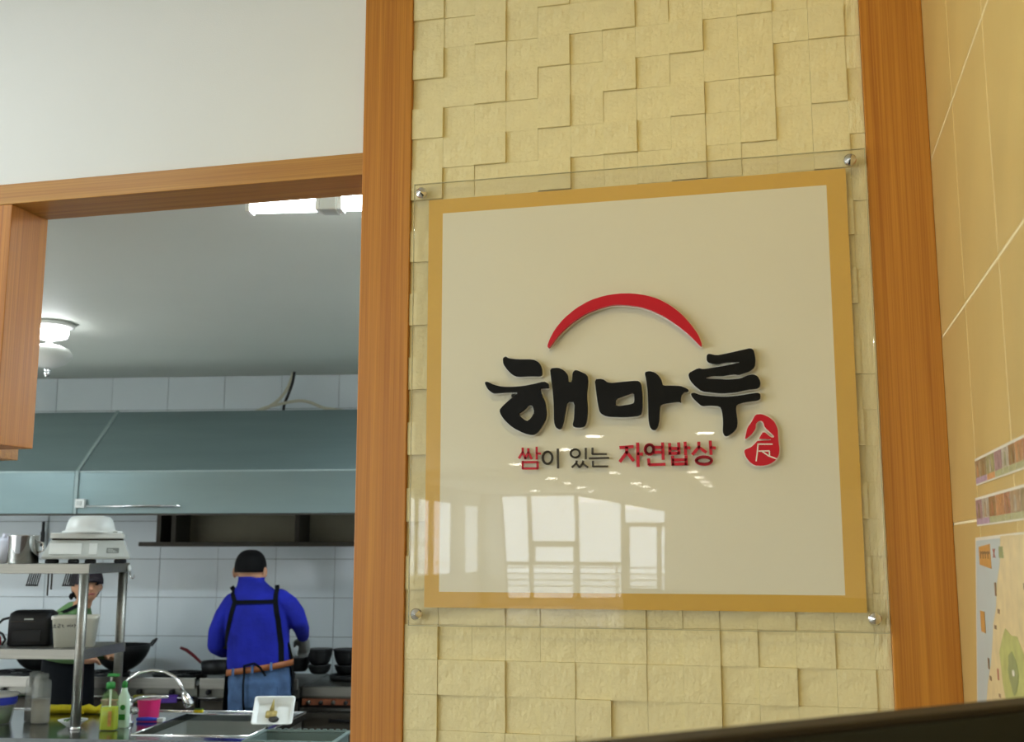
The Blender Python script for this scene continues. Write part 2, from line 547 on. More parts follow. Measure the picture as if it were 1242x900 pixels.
# left wall with narrow tall windows near the far end and unseen wide ones added for daylight
left3 = lambda a, c, d: (XL - d, a, c)
strips = [(hy(a), hy(c)) for a, c in ((-21.95, -21.40), (-22.95, -22.05), (-24.75, -23.2), (-27.3, -25.9))]
added_wides = [(-0.7 - i * 3.5 - 3.2, -0.7 - i * 3.5) for i in range(6)]
holes = [[(a, 1.0), (c, 1.0), (c, 3.05), (a, 3.05)] for a, c in strips] + [[(a, 0.5), (c, 0.5), (c, 3.2), (a, 3.2)] for a, c in added_wides]
wall_with_holes('wall_left', YB, 0, 0, CEIL, holes, left3, 0.0, 0.07, M_paint)
for i, h in enumerate(holes):
    m = MB()
    for j in range(4): bar(m, h[j], h[(j + 1) % 4], 0.04, left3, 0.02, 0.06)
    wo = structure(m.build('window_%d' % (i + 2), M_frame), 'bright window in the side wall of the hall, the wide ones added for daylight')
    m = MB()
    m.prism([h], left3, 0.04, 0.046)
    m.build('pane', M_glass_far if i < 4 else M_glass, wo)
    l = area_light('daylight_portal', (XL - 0.075, (h[0][0] + h[1][0]) / 2, (h[0][1] + h[2][1]) / 2), abs(h[1][0] - h[0][0]), 1, (1, 1, 1), (0, R(-90), 0), 'RECTANGLE', 1.0)
    l.data.shape = 'RECTANGLE'
    l.data.size = h[2][1] - h[0][1]
    l.data.size_y = abs(h[1][0] - h[0][0])
    l.data.cycles.is_portal = True
structure(MB().span((XR, YB, 0), (XR + 0.2, 0.15, CEIL)).build('wall_far_right', M_paint))
structure(MB().span((-60, -90, -0.35), (60, YB - 0.3, -0.25)).build('ground_outside', mat('pale_terrace', srgb(225, 225, 222), 0.8, vary=0.05)), 'pale ground outside the far window')
# a terrace railing outside the far window
rail = thing('terrace_railing', 'pale terrace railing mirrored low in the sign face', 'railing', (0, YB - 2.2, -0.25))
for z in (0.75, 0.95, 1.15, 1.35): MB().span((-10, 0, z), (-2.5, 0.04, z + 0.05)).build('rail', M_frame, rail)
for i in range(6): MB().span((-9.8 + i * 1.4, 0.04, 0), (-9.72 + i * 1.4, 0.09, 1.42)).build('post', M_frame, rail)

# ---- kitchen shell
P = [K(-4.2, -0.25), K(2.9, -0.25)]
b = MB()
b.add([(-4.62, 0.152, 0.0), (0.35, 0.152, 0.0), (P[1].x, P[1].y, 0.0), (P[0].x - 1, P[0].y, 0.0), (-4.62, 0.152, -0.1), (0.35, 0.152, -0.1), (P[1].x, P[1].y, -0.1), (P[0].x - 1, P[0].y, -0.1)],
      [(0, 1, 2, 3), (7, 6, 5, 4), (0, 4, 5, 1), (1, 5, 6, 2), (2, 6, 7, 3), (3, 7, 4, 0)])
structure(b.build('floor_kitchen', M_kfloor), 'dark kitchen floor')
b = MB()
b.add([(-8, 0.152, KCEIL), (1.5, 0.152, KCEIL), (P[1].x + .5, P[1].y, KCEIL), (-8, P[0].y, KCEIL), (-8, 0.152, KCEIL + .1), (1.5, 0.152, KCEIL + .1), (P[1].x + .5, P[1].y, KCEIL + .1), (-8, P[0].y, KCEIL + .1)],
      [(0, 3, 2, 1), (4, 5, 6, 7), (0, 1, 5, 4), (1, 2, 6, 5), (2, 3, 7, 6), (3, 0, 4, 7)])
structure(b.build('ceiling_kitchen', M_kceil), 'grey kitchen ceiling')
kw = structure(kput(MB().span((-4.2, 0.006, 0), (2.9, 0.2, KCEIL)).build('wall_kitchen', M_kgrout), 0, 0), 'white tiled kitchen back wall')
structure(kput(MB().span((-4.4, -4.6, 0), (-4.2, 0.2, KCEIL)).build('wall_kitchen_left', M_paint), 0, 0))
structure(kput(MB().span((2.9, -4.6, 0), (3.1, 0.2, KCEIL)).build('wall_kitchen_right', M_paint), 0, 0))
kt = MB()
w2, h2, e = 0.200, 0.1265, 0.0016
kt.add([(sx * (w2 - e - q), y, sz * (h2 - e - q)) for (y, q) in ((0.008, 0), (0.001, 0), (0, .0016)) for (sx, sz) in ((-1, -1), (1, -1), (1, 1), (-1, 1))],
       [(i, (i + 1) % 4, 4 + (i + 1) % 4, 4 + i) for i in range(4)] + [(4 + i, 4 + (i + 1) % 4, 8 + (i + 1) % 4, 8 + i) for i in range(4)] + [(8, 9, 10, 11)])
first = None
for c in range(-10, 6):
    for r in range(-2, 6):
        zc = 1.354 + 0.1265 + r * 0.253
        if zc + 0.1265 > KCEIL: continue
        p = (0.200 + c * 0.400, 0, zc)
        if first is None: first = kt.build('wall_tile', M_ktile, kw, p)
        else: share(first, 'wall_tile', kw, p)
for c in range(-10, 6):
    zb = 1.354 + 5 * 0.253
    h = KCEIL - zb
    share(first, 'wall_tile', kw, (0.200 + c * 0.400, 0, zb + h / 2), (1, 1, h / 0.253))
# ================================================================== the sign
M_gold = mat('gold_print', srgb(226, 182, 82), 0.5, vary=0.02, vscale=3)
M_face = mat('warm_white_print', srgb(240, 234, 210), 0.6, vary=0.01, vscale=2)
M_ink = mat('black_acrylic', srgb(9, 9, 9), 0.6, vary=0.05, spec=0.25)
M_edge = mat('milky_letter_edge', srgb(244, 240, 226), 0.4, vary=0.01)
M_signred = mat('red_acrylic', srgb(200, 10, 32), 0.3, vary=0.03)
M_tagred = mat('tagline_red', srgb(196, 26, 44), 0.4, vary=0.04)
M_tagdark = mat('tagline_olive_black', srgb(62, 54, 36), 0.4, vary=0.08)
sign = thing('wall_sign', 'clear acrylic wall sign with gold border, black Korean lettering and red arc', 'sign', (-0.37, 0, 1.49))
SO = Vector((0.37, 0, -1.49))
def sv(x, y, z): return (x + SO.x, y, z + SO.z)
MB().span(sv(-0.935, -0.031, 1.478), sv(0.204, -0.025, 2.617)).build('acrylic_sheet', M_clear, sign, bevel=0.001)['label'] = 'clear acrylic sheet'
e = 0.0016
m = MB()
m.prism([[(-0.935 - e, 1.478 - e), (0.204 + e, 1.478 - e), (0.204 + e, 2.617 + e), (-0.935 - e, 2.617 + e)], [(-0.9351, 1.4779), (0.2041, 1.4779), (0.2041, 2.6171), (-0.9351, 2.6171)]], lambda a, c, d: sv(a, d, c), -0.031, -0.025)
m.build('polished_edge', mat('acrylic_cut_edge', srgb(196, 188, 150), 0.25, vary=0.03), sign)['label'] = 'polished edge of the acrylic sheet'
gx0, gx1, gz0, gz1, gw = -0.8965, 0.1590, 1.5215, 2.5735, 0.0385
flat3 = lambda a, c, d: sv(a, d, c)
m = MB()
m.prism([[(gx0, gz0), (gx1, gz0), (gx1, gz1), (gx0, gz1)], [(gx0 + gw, gz0 + gw), (gx1 - 0.046, gz0 + gw), (gx1 - 0.046, gz1 - gw), (gx0 + gw, gz1 - gw)]], flat3, -0.0245, -0.0205)
m.build('gold_border', M_gold, sign)['label'] = 'gold border band'
MB().span(sv(gx0 + gw, -0.0245, gz0 + gw), sv(gx1 - 0.046, -0.0205, gz1 - gw)).build('face_panel', M_face, sign)['label'] = 'warm white sign face'
for x, z in ((-0.914, 2.592), (0.170, 2.590), (0.175, 1.509), (-0.913, 1.505)):
    m = MB()
    rot = Matrix.Rotation(R(90), 3, 'X')
    m.lathe([(0.0150, 0.0), (0.0150, 0.006), (0.0128, 0.009), (0.002, 0.0165), (0.0005, 0.0168)], sv(x, -0.0312, z), 16, rot=rot, smooth=False)
    st = m.build('standoff_cap', M_chrome, sign)
    st['label'] = 'faceted chrome cap'
    m = MB()
    m.lathe([(0.006, 0), (0.006, 0.0275)], sv(x, 0.0045, z), 12, rot=rot)
    m.build('standoff_pin', M_steel, st)

LET={'hieut_top':[[(-690.2,2139.3),(-682.1,2144.1),(-676.0,2138.7),(-651.8,2134.9),(-611.6,2133.3),(-597.6,2125.6),(-590.5,2111.5),(-589.8,2093.7),(-595.8,2090.0),(-619.7,2091.7),(-653.8,2091.3),(-665.9,2096.5),(-678.0,2108.9),(-688.2,2123.2)]],'hieut':[[(-737.7,2079.3),(-730.8,2081.8),(-712.4,2072.4),(-692.2,2067.0),(-663.9,2065.6),(-635.8,2067.0),(-607.8,2071.5),(-583.9,2076.6),(-574.0,2071.5),(-572.1,2059.7),(-584.0,2060.1),(-595.9,2059.3),(-590.0,2042.6),(-581.4,2022.8),(-578.7,1999.3),(-580.4,1983.8),(-590.3,1964.6),(-602.3,1949.4),(-614.2,1943.5),(-636.0,1948.3),(-663.9,1962.7),(-684.0,1980.8),(-694.1,1994.8),(-698.9,2007.5),(-690.1,2018.3),(-672.0,2033.5),(-647.8,2052.4),(-676.0,2052.6),(-706.3,2051.6),(-716.4,2051.5),(-728.7,2061.1)],[(-652.7,1996.4),(-635.9,2006.9),(-623.9,2019.4),(-613.9,2017.9),(-608.8,2000.2),(-618.0,1984.8),(-628.8,1977.3)]],'ae':[[(-569.0,2108.7),(-548.0,2109.8),(-534.2,2103.4),(-524.4,2091.3),(-523.4,2072.4),(-513.6,2072.1),(-511.8,2096.7),(-504.7,2102.3),(-496.8,2100.0),(-475.4,2089.4),(-473.7,2069.9),(-477.9,2038.9),(-475.2,2000.1),(-478.6,1973.3),(-484.6,1961.1),(-498.2,1959.1),(-509.9,1960.6),(-512.9,1966.5),(-508.9,1981.8),(-507.3,2023.6),(-526.9,2024.2),(-531.0,2001.8),(-535.9,1974.8),(-541.2,1958.7),(-547.1,1955.8),(-554.9,1960.6),(-559.5,1973.5),(-559.7,2010.4),(-561.5,2045.6),(-566.0,2081.0)]],'mieum':[[(-456.7,2077.3),(-437.3,2077.8),(-421.4,2066.3),(-382.9,2068.8),(-351.0,2070.2),(-343.5,2064.8),(-340.2,2037.9),(-340.9,1999.7),(-346.2,1984.0),(-384.3,1981.9),(-428.9,1984.5),(-444.8,1993.2),(-449.7,2015.8),(-453.8,2048.1)],[(-405.9,2027.3),(-383.4,2034.8),(-360.4,2041.8),(-359.5,2019.4),(-363.4,2013.1),(-406.2,2008.1)]],'a':[[(-333.7,2089.9),(-322.2,2092.6),(-309.0,2089.0),(-297.8,2079.0),(-292.4,2067.3),(-290.8,2055.7),(-268.2,2054.9),(-247.5,2053.4),(-234.6,2048.0),(-228.0,2042.9),(-231.0,2039.2),(-240.4,2038.0),(-246.2,2031.3),(-248.3,2021.9),(-247.4,2012.4),(-252.2,2015.6),(-265.3,2014.8),(-289.8,2011.8),(-297.4,2008.2),(-299.7,1991.2),(-300.8,1972.2),(-304.9,1955.3),(-311.1,1948.2),(-318.6,1949.2),(-323.7,1956.9),(-326.4,1972.9),(-326.5,2011.0),(-327.0,2041.6),(-330.2,2072.5)]],'rieul':[[(-183.3,2125.1),(-178.4,2129.8),(-159.9,2124.5),(-135.8,2128.0),(-98.8,2135.2),(-78.5,2138.9),(-71.4,2132.9),(-68.4,2112.0),(-70.9,2093.2),(-82.1,2084.2),(-100.6,2078.5),(-109.8,2075.8),(-118.9,2078.0),(-133.6,2076.7),(-150.3,2074.3),(-170.6,2076.2),(-188.5,2072.6),(-185.6,2068.7),(-156.0,2066.9),(-134.0,2064.6),(-104.6,2066.2),(-89.8,2073.2),(-75.1,2075.6),(-64.4,2070.3),(-58.6,2057.0),(-60.8,2045.8),(-67.2,2041.2),(-90.9,2039.3),(-120.2,2033.9),(-149.7,2032.7),(-175.4,2035.8),(-197.5,2039.2),(-213.9,2053.0),(-224.8,2066.7),(-228.2,2080.2),(-224.3,2085.8),(-203.5,2095.3),(-192.4,2092.2),(-170.1,2094.8),(-140.4,2098.6),(-106.0,2104.4),(-107.0,2107.5),(-118.0,2107.2),(-140.1,2107.3),(-158.7,2103.5),(-177.1,2106.9),(-183.7,2112.8)]],'u':[[(-223.7,2034.4),(-214.3,2036.0),(-201.5,2029.8),(-175.7,2026.0),(-142.6,2023.4),(-113.2,2025.1),(-83.9,2029.0),(-65.7,2031.0),(-59.7,2027.1),(-60.8,2015.9),(-69.9,2012.4),(-99.1,2009.6),(-116.8,2004.5),(-118.0,1989.6),(-115.1,1963.4),(-117.4,1948.5),(-126.9,1937.6),(-139.9,1929.7),(-146.1,1929.9),(-150.6,1938.2),(-148.7,1964.3),(-150.9,1990.6),(-156.1,2002.0),(-179.9,2004.6),(-198.5,2003.3),(-209.4,2013.1),(-220.2,2024.8)]],'arc':[[(-575.4,2165.1),(-569.5,2182.4),(-555.7,2207.1),(-534.0,2232.6),(-502.7,2257.2),(-467.6,2276.0),(-428.9,2286.4),(-394.4,2289.6),(-360.1,2288.1),(-326.1,2281.6),(-296.2,2270.7),(-266.7,2252.6),(-241.1,2230.3),(-219.6,2204.5),(-201.9,2177.2),(-194.0,2154.2),(-196.0,2146.8),(-206.0,2158.5),(-227.5,2182.1),(-252.9,2204.2),(-282.2,2225.9),(-311.8,2242.3),(-341.8,2253.9),(-379.6,2260.5),(-410.1,2262.1),(-440.8,2255.9),(-475.7,2244.1),(-506.8,2226.2),(-534.2,2204.1),(-553.8,2183.6),(-571.6,2159.1)]],'seal':[[(-100.0,1920.3),(-97.0,1933.3),(-93.1,1948.9),(-82.4,1962.7),(-73.3,1979.9),(-58.0,1980.4),(-41.3,1972.0),(-29.9,1961.2),(-22.9,1943.7),(-23.0,1928.0),(-22.4,1912.4),(-20.7,1896.8),(-22.6,1883.1),(-29.7,1871.1),(-45.2,1861.1),(-62.2,1857.9),(-79.0,1859.1),(-90.6,1868.0),(-98.7,1879.4),(-102.1,1891.6),(-100.7,1896.8),(-85.2,1902.9),(-77.3,1910.2),(-71.7,1916.7),(-67.8,1916.9),(-39.8,1918.0),(-39.7,1920.6),(-66.8,1921.3),(-64.9,1926.4),(-56.0,1939.6),(-39.6,1924.4),(-32.9,1923.9),(-31.9,1928.2),(-53.1,1948.8),(-55.3,1960.2),(-60.2,1964.7),(-67.0,1964.0),(-73.2,1958.0),(-74.5,1945.0),(-85.1,1931.3)]]}
SEAL_LINES=[[(-70.6,1909.2),(-36.8,1908.4)],[(-68.6,1892.6),(-44.1,1892.7)],[(-69.8,1908.3),(-72.1,1889.3),(-75.3,1869.4)],[(-61.0,1892.1),(-46.2,1880.9),(-28.0,1873.7)],[(-44.1,1892.1),(-44.2,1880.9)]]
TAG=[('red',5.3,[[(-641.2,1912.7),(-641.2,1902.3),(-650.7,1887.9)],[(-641.2,1902.3),(-634.1,1886.0)],[(-627.0,1911.2),(-627.0,1902.0),(-635.3,1886.0)],[(-627.0,1902.0),(-618.8,1885.7)],[(-605.7,1914.2),(-605.8,1884.3)],[(-605.7,1898.5),(-596.3,1897.9)],[(-641.2,1877.6),(-603.5,1876.9),(-603.5,1861.3),(-641.3,1861.9),(-641.2,1879.9)]]),('dark',5.3,[[(-566.1,1886.9),(-566.9,1881.8),(-569.0,1877.3),(-572.3,1874.0),(-576.2,1872.2),(-580.5,1872.3),(-584.4,1874.2),(-587.7,1877.6),(-589.8,1882.2),(-590.5,1887.4),(-589.7,1892.6),(-587.6,1897.1),(-584.3,1900.4),(-580.3,1902.2),(-576.1,1902.1),(-572.1,1900.2),(-568.9,1896.7),(-566.8,1892.1),(-566.1,1886.9)],[(-552.4,1908.5),(-552.0,1861.5)]]),('dark',4.8,[[(-497.1,1896.3),(-497.9,1892.9),(-499.9,1889.9),(-503.0,1887.7),(-506.8,1886.6),(-510.8,1886.7),(-514.6,1888.0),(-517.7,1890.3),(-519.7,1893.3),(-520.3,1896.8),(-519.6,1900.2),(-517.6,1903.2),(-514.4,1905.4),(-510.6,1906.5),(-506.6,1906.4),(-502.8,1905.1),(-499.8,1902.8),(-497.8,1899.8),(-497.1,1896.3)],[(-482.5,1908.8),(-482.7,1882.4)],[(-505.4,1878.2),(-506.6,1872.1),(-517.1,1862.7)],[(-506.6,1872.1),(-498.6,1862.4)],[(-489.2,1877.9),(-490.5,1871.8),(-497.9,1862.4)],[(-490.5,1871.8),(-477.9,1862.0)]]),('dark',4.8,[[(-465.8,1908.9),(-466.0,1894.1),(-431.6,1893.4)],[(-474.2,1883.6),(-426.0,1884.0)],[(-465.1,1876.6),(-465.2,1863.9),(-428.6,1863.2)]]),('red',7.5,[[(-398.0,1908.6),(-366.2,1910.1)],[(-381.6,1909.3),(-381.8,1896.9),(-398.5,1874.6)],[(-381.8,1896.9),(-365.9,1876.3)],[(-355.0,1918.2),(-354.8,1861.9)],[(-354.8,1892.5),(-343.9,1891.6)]]),('red',7.0,[[(-316.1,1902.3),(-316.8,1898.3),(-318.6,1894.8),(-321.4,1892.3),(-324.8,1890.9),(-328.4,1891.0),(-331.8,1892.5),(-334.5,1895.1),(-336.2,1898.7),(-336.8,1902.7),(-336.1,1906.7),(-334.2,1910.2),(-331.4,1912.7),(-328.0,1914.1),(-324.4,1914.0),(-321.0,1912.5),(-318.4,1909.8),(-316.6,1906.3),(-316.1,1902.3)],[(-294.7,1917.5),(-294.0,1877.8)],[(-315.1,1907.4),(-296.1,1907.0)],[(-315.3,1895.5),(-296.3,1895.1)],[(-329.1,1879.4),(-328.2,1865.5),(-290.2,1865.9)]]),('red',7.0,[[(-278.0,1915.6),(-277.9,1890.3)],[(-256.2,1916.7),(-256.3,1889.8)],[(-278.3,1903.7),(-256.0,1903.2)],[(-278.5,1891.8),(-256.3,1891.8)],[(-240.6,1917.9),(-240.0,1888.4)],[(-240.0,1905.1),(-229.9,1904.2)],[(-271.6,1885.0),(-271.4,1863.5)],[(-239.2,1885.0),(-239.2,1863.9)],[(-271.8,1875.6),(-238.9,1876.1)],[(-272.0,1865.8),(-239.2,1866.1)]]),('red',7.0,[[(-208.1,1917.1),(-208.4,1905.5),(-223.6,1888.5)],[(-208.4,1905.5),(-191.8,1893.0)],[(-181.0,1919.2),(-180.1,1887.6)],[(-180.1,1903.8),(-169.7,1902.5)],[(-179.2,1872.7),(-180.4,1869.7),(-183.6,1867.1),(-188.4,1865.2),(-194.3,1864.3),(-200.5,1864.4),(-206.4,1865.6),(-211.1,1867.6),(-214.2,1870.4),(-215.2,1873.4),(-214.0,1876.4),(-210.8,1879.0),(-206.0,1880.9),(-200.1,1881.9),(-193.8,1881.7),(-188.0,1880.6),(-183.3,1878.5),(-180.2,1875.8),(-179.2,1872.7)]])]


def area2(l): return sum(l[i][0] * l[(i + 1) % len(l)][1] - l[(i + 1) % len(l)][0] * l[i][1] for i in range(len(l)))
def grow(l, d, hole=False):
    if area2(l) < 0: l = l[::-1]
    n = len(l)
    out = []
    for i in range(n):
        p0, p1, p2 = Vector(l[i - 1]), Vector(l[i]), Vector(l[(i + 1) % n])
        a, c = (p1 - p0).normalized(), (p2 - p1).normalized()
        na, nc = Vector((a.y, -a.x)), Vector((c.y, -c.x))
        nn = na + nc
        if nn.length < 0.3: nn = na
        nn = nn.normalized() / max(0.5, nn.length / 2)
        q = p1 + nn * (-d if hole else d)
        out.append((q.x, q.y))
    return out
def smooth_loop(l):
    """one round of corner rounding so brush strokes read as brush strokes"""
    out = []
    n = len(l)
    for i in range(n):
        a, c = l[i], l[(i + 1) % n]
        out += [(a[0] * .8 + c[0] * .2, a[1] * .8 + c[1] * .2), (a[0] * .2 + c[0] * .8, a[1] * .2 + c[1] * .8)]
    return out
mm3 = lambda a, c, d: sv(a / 1000, d, c / 1000)
def letter(names, obname, m_face, label, d=0.0135):
    root = None
    bm_ = MB()
    em = MB()
    for nme in names:
        loops = [smooth_loop(l) for l in LET[nme]]
        bm_.prism(loops, mm3, -0.0345, -0.0315 - d)
        em.prism([grow(l, 3.0, i > 0) for i, l in enumerate(loops)], mm3, -0.0312, -0.0345)
    root = bm_.build(obname, m_face, sign)
    root['label'] = label
    em.build('letter_edge', M_edge, root)
letter(('hieut_top', 'hieut', 'ae'), 'sign_letter', M_ink, 'black brush-style syllable hae')
letter(('mieum', 'a'), 'sign_letter', M_ink, 'black brush-style syllable ma')
letter(('rieul', 'u'), 'sign_letter', M_ink, 'black brush-style syllable ru')
letter(('arc',), 'red_arc', M_signred, 'red crescent arc over the lettering')
letter(('seal',), 'seal_stamp', M_signred, 'red seal stamp with a cut-out character', 0.006)
def strokes(b, lines, w, d0, d1):
    for l in lines:
        for i in range(len(l) - 1):
            p, q = Vector(l[i]), Vector(l[i + 1])
            t = (q - p).normalized()
            n = Vector((-t.y, t.x)) * w / 2
            ext = t * (w * 0.18)
            p, q = p - ext, q + ext
            b.prism([[tuple(p + n), tuple(q + n), tuple(q - n), tuple(p - n)]], mm3, d0, d1)
b = MB()
strokes(b, SEAL_LINES, 3.0, -0.0376, -0.0386)
b.build('seal_character', M_edge, sign)['label'] = 'pale strokes of the seal character'
for c, w, ls in TAG:
    b = MB()
    strokes(b, ls, w, -0.0312, -0.0355)
    b.build('tagline_letter', M_tagred if c == 'red' else M_tagdark, sign)['label'] = 'red tagline syllable' if c == 'red' else 'dark olive tagline syllable'

# ================================================================== posters on the beige tiles
M_paper = mat('poster_paper', srgb(226, 222, 208), 0.35, vary=0.03, vscale=8)
M_sea = mat('map_pale_blue', srgb(190, 204, 206), 0.3, vary=0.04, vscale=6)
M_land = mat('map_land_beige', srgb(226, 206, 160), 0.3, vary=0.1, vscale=26)
M_mgreen = mat('map_green', srgb(184, 190, 118), 0.3, vary=0.16, vscale=30)
M_mgreen2 = mat('map_dark_green', srgb(140, 154, 106), 0.3, vary=0.14, vscale=30)
M_mtan = mat('map_tan_title', srgb(206, 152, 82), 0.3, vary=0.08, vscale=40)
M_mred = mat('map_red_marks', srgb(180, 104, 90), 0.4, vary=0.1)
M_mdark = mat('map_dark_marks', srgb(140, 112, 84), 0.4, vary=0.1)
right3 = lambda a, c, d: (WX - d, a, c)
PH = [mat('photo_print_%d' % i, srgb(*[int(q * .7 + w_ * .3) for q, w_ in zip(c, (205, 180, 140))]), 0.3, vary=0.28, vscale=60) for i, c in enumerate(((128, 88, 48), (150, 120, 88), (142, 108, 130), (178, 112, 66), (118, 104, 70), (168, 168, 164), (150, 84, 60), (134, 140, 92)))]
M_cap1 = mat('photo_caption_violet', srgb(176, 148, 170), 0.35, vary=0.2, vscale=80)
M_cap2 = mat('photo_caption_green', srgb(172, 172, 128), 0.35, vary=0.2, vscale=80)
M_cap3 = mat('photo_caption_orange', srgb(208, 150, 98), 0.35, vary=0.2, vscale=80)
def strip(z0, z1, y0, seed, label):
    rr = random.Random(seed)
    t = thing('photo_strip', label, 'poster', (WX, y0, z0))
    L = lambda a, c, d: (-d, a - y0, c - z0)
    m = MB()
    m.prism([[(y0, z0), (y0 - 0.78, z0), (y0 - 0.78, z1), (y0, z1)]], L, 0.0004, 0.0014)
    m.build('strip_paper', M_paper, t)
    y = y0 - 0.004
    i = 0
    while y > y0 - 0.72:
        w = rr.choice((0.075, 0.055, 0.085, 0.06))
        zt = z1 - 0.005
        m = MB()
        m.prism([[(y, z0 + 0.014), (y - w + 0.004, z0 + 0.014), (y - w + 0.004, zt), (y, zt)]], L, 0.0013, 0.0018)
        p = m.build('photo', PH[(i * 3 + seed) % 8], t)
        m = MB()
        m.prism([[(y, z0 + 0.003), (y - w + 0.004, z0 + 0.003), (y - w + 0.004, z0 + 0.0138), (y, z0 + 0.0138)]], L, 0.0013, 0.0018)
        m.build('caption', (M_cap1, M_cap1, M_cap3, M_cap2)[min(i, 3)] if seed == 1 else (M_cap1, M_cap1, M_cap2, M_cap2)[min(i, 3)], p)
        m = MB()                                              # a pale figure in each little picture
        m.prism([[(y - w * .35, z0 + .016), (y - w * .6, z0 + .016), (y - w * .55, zt - .01), (y - w * .42, zt - .006)]], L, 0.0017, 0.0021)
        m.build('figure', PH[(i * 5 + 2 + seed) % 8], p)
        y -= w
        i += 1
    return t
strip(1.786, 1.838, -0.389, 1, 'upper strip of small photographs taped to the beige tiles')
strip(1.708, 1.763, -0.365, 2, 'lower strip of small photographs just above the map poster')
t = thing('map_poster', 'pale blue and beige map poster on the tiled side wall', 'poster', (WX, -0.34, 1.20))
L = lambda a, c, d: (-d, a + 0.34, c - 1.20)
def sheet(name, pts, m_, d, par=t):
    m = MB()
    m.prism([pts], L, d - 0.0008, d)
    return m.build(name, m_, par)
sheet('poster_sheet', [(-0.334, 1.686), (-1.12, 1.692), (-1.12, 1.20), (-0.165, 1.20)], M_paper, 0.0012)
sheet('sea', [(-0.345, 1.680), (-1.11, 1.686), (-1.11, 1.205), (-0.175, 1.205)], M_sea, 0.0018)
sheet('land', [(-0.62, 1.686), (-0.60, 1.64), (-0.55, 1.60), (-0.53, 1.56), (-0.49, 1.53), (-0.47, 1.50), (-0.43, 1.45), (-0.38, 1.41), (-0.34, 1.36), (-0.31, 1.205), (-1.11, 1.205), (-1.11, 1.686)], M_land, 0.0024)
def blob(cy, cz, ry, rz, n=16, s=1):
    rr = random.Random(s)
    return [(cy + ry * math.cos(2 * math.pi * i / n) * rr.uniform(.85, 1.1), cz + rz * math.sin(2 * math.pi * i / n) * rr.uniform(.85, 1.1)) for i in range(n)]
sheet('green_area', blob(-0.66, 1.455, 0.13, 0.075), M_mgreen, 0.0030)
sheet('mountain', blob(-0.66, 1.458, 0.045, 0.035, s=2), M_mgreen2, 0.0036)
sheet('peak', blob(-0.665, 1.458, 0.012, 0.006, 8, s=3), M_paper, 0.0042)
ti = sheet('title_box', [(-0.375, 1.668), (-0.505, 1.673), (-0.505, 1.628), (-0.375, 1.634)], M_mtan, 0.0026)
for k in range(4):
    y = -0.392 - k * 0.028
    sheet('title_mark', [(y, 1.660), (y - 0.006, 1.660), (y - 0.006, 1.646), (y, 1.646)], M_mdark, 0.0031, ti)
    sheet('title_mark', [(y - .002, 1.658), (y - 0.022, 1.659), (y - 0.022, 1.655), (y - .002, 1.654)], M_mdark, 0.0031, ti)
x = sheet('red_cross_mark', [(-0.530, 1.664), (-0.536, 1.664), (-0.556, 1.648), (-0.550, 1.648)], M_mred, 0.0026)
sheet('red_cross_mark', [(-0.550, 1.664), (-0.556, 1.664), (-0.536, 1.648), (-0.530, 1.648)], M_mred, 0.0027)
sheet('legend_box', [(-0.345, 1.545), (-0.395, 1.545), (-0.395, 1.505), (-0.345, 1.505)], M_mtan, 0.0030)
sheet('tower_picture', [(-0.60, 1.668), (-0.635, 1.668), (-0.640, 1.648), (-0.595, 1.648)], M_mgreen2, 0.0030)
for (y, z, w, h) in ((-.40, 1.44, .014, .02), (-.41, 1.42, .02, .008), (-.50, 1.43, .012, .02), (-.50, 1.40, .016, .006), (-.53, 1.58, .014, .024), (-.545, 1.55, .02, .008), (-.50, 1.52, .02, .007), (-.48, 1.36, .02, .007), (-.8, 1.6, .03, .01)):
    sheet('place_mark', [(y, z), (y - w, z), (y - w, z + h), (y, z + h)], M_mdark if w > .013 else M_mred, 0.0031)

# ================================================================== dark partition close to the camera
M_part = mat('charcoal_laminate', srgb(34, 40, 38), 0.5, vary=0.15, vscale=3)
M_partcap = mat('dark_brown_edging', srgb(46, 38, 30), 0.6, vary=0.1)
A, Bp = Vector((-0.190, -1.775, 0)), Vector((0.244, -1.357, 0))
dr = (Bp - A).normalized()
nrm = Vector((-dr.y, dr.x, 0))
p0, p1 = A - dr * 0.75, A + dr * 0.69
mid = (p0 + p1) / 2
ang = math.atan2(dr.y, dr.x)
pt = thing('low_partition', 'dark partition top blurred across the lower right foreground', 'partition', mid - nrm * 0.02, ang)
ln = (p1 - p0).length
MB().span((-ln / 2, -0.018, 0.02), (ln / 2, 0.018, 1.492)).build('panel', M_part, pt, bevel=0.003)
MB().span((-ln / 2, -0.020, 1.4922), (ln / 2, 0.020, 1.500)).build('edge_cap', M_partcap, pt, bevel=0.002)
MB().span((-ln / 2, -0.05, 0.0), (ln / 2, 0.05, 0.0198)).build('base', M_blackp, pt)

# ================================================================== hall lamps
M_lampglow = emitter('downlight_glow', (1.0, 0.93, 0.78), 32.0)
M_lampwhite = emitter('added_lamp_glow', (0.95, 0.98, 1.0), 6.0)
M_lampwarm = emitter('warm_glow', (1.0, 0.74, 0.2), 3.0)
def downlight(x, y, r, glow, power, col, label, group, spread=180):
    t = thing('ceiling_downlight', label, 'downlight', (x, y, CEIL), 0, group)
    m = MB()
    m.lathe([(r * 1.18, 0), (r * 1.18, -0.008), (r * 1.0, -0.012), (r * 1.0, -0.002)], (0, 0, 0), 28)
    m.build('trim_ring', M_whitep, t)
    m = MB()
    m.lathe([(r * 0.98, -0.006), (r * 0.98, -0.0085), (0.001, -0.0095)], (0, 0, 0), 28)
    m.build('diffuser', glow, t)
    if power:
        area_light('downlight_light', (x, y, CEIL - 0.018), r * 1.8, power, col, spread=spread)
    return t
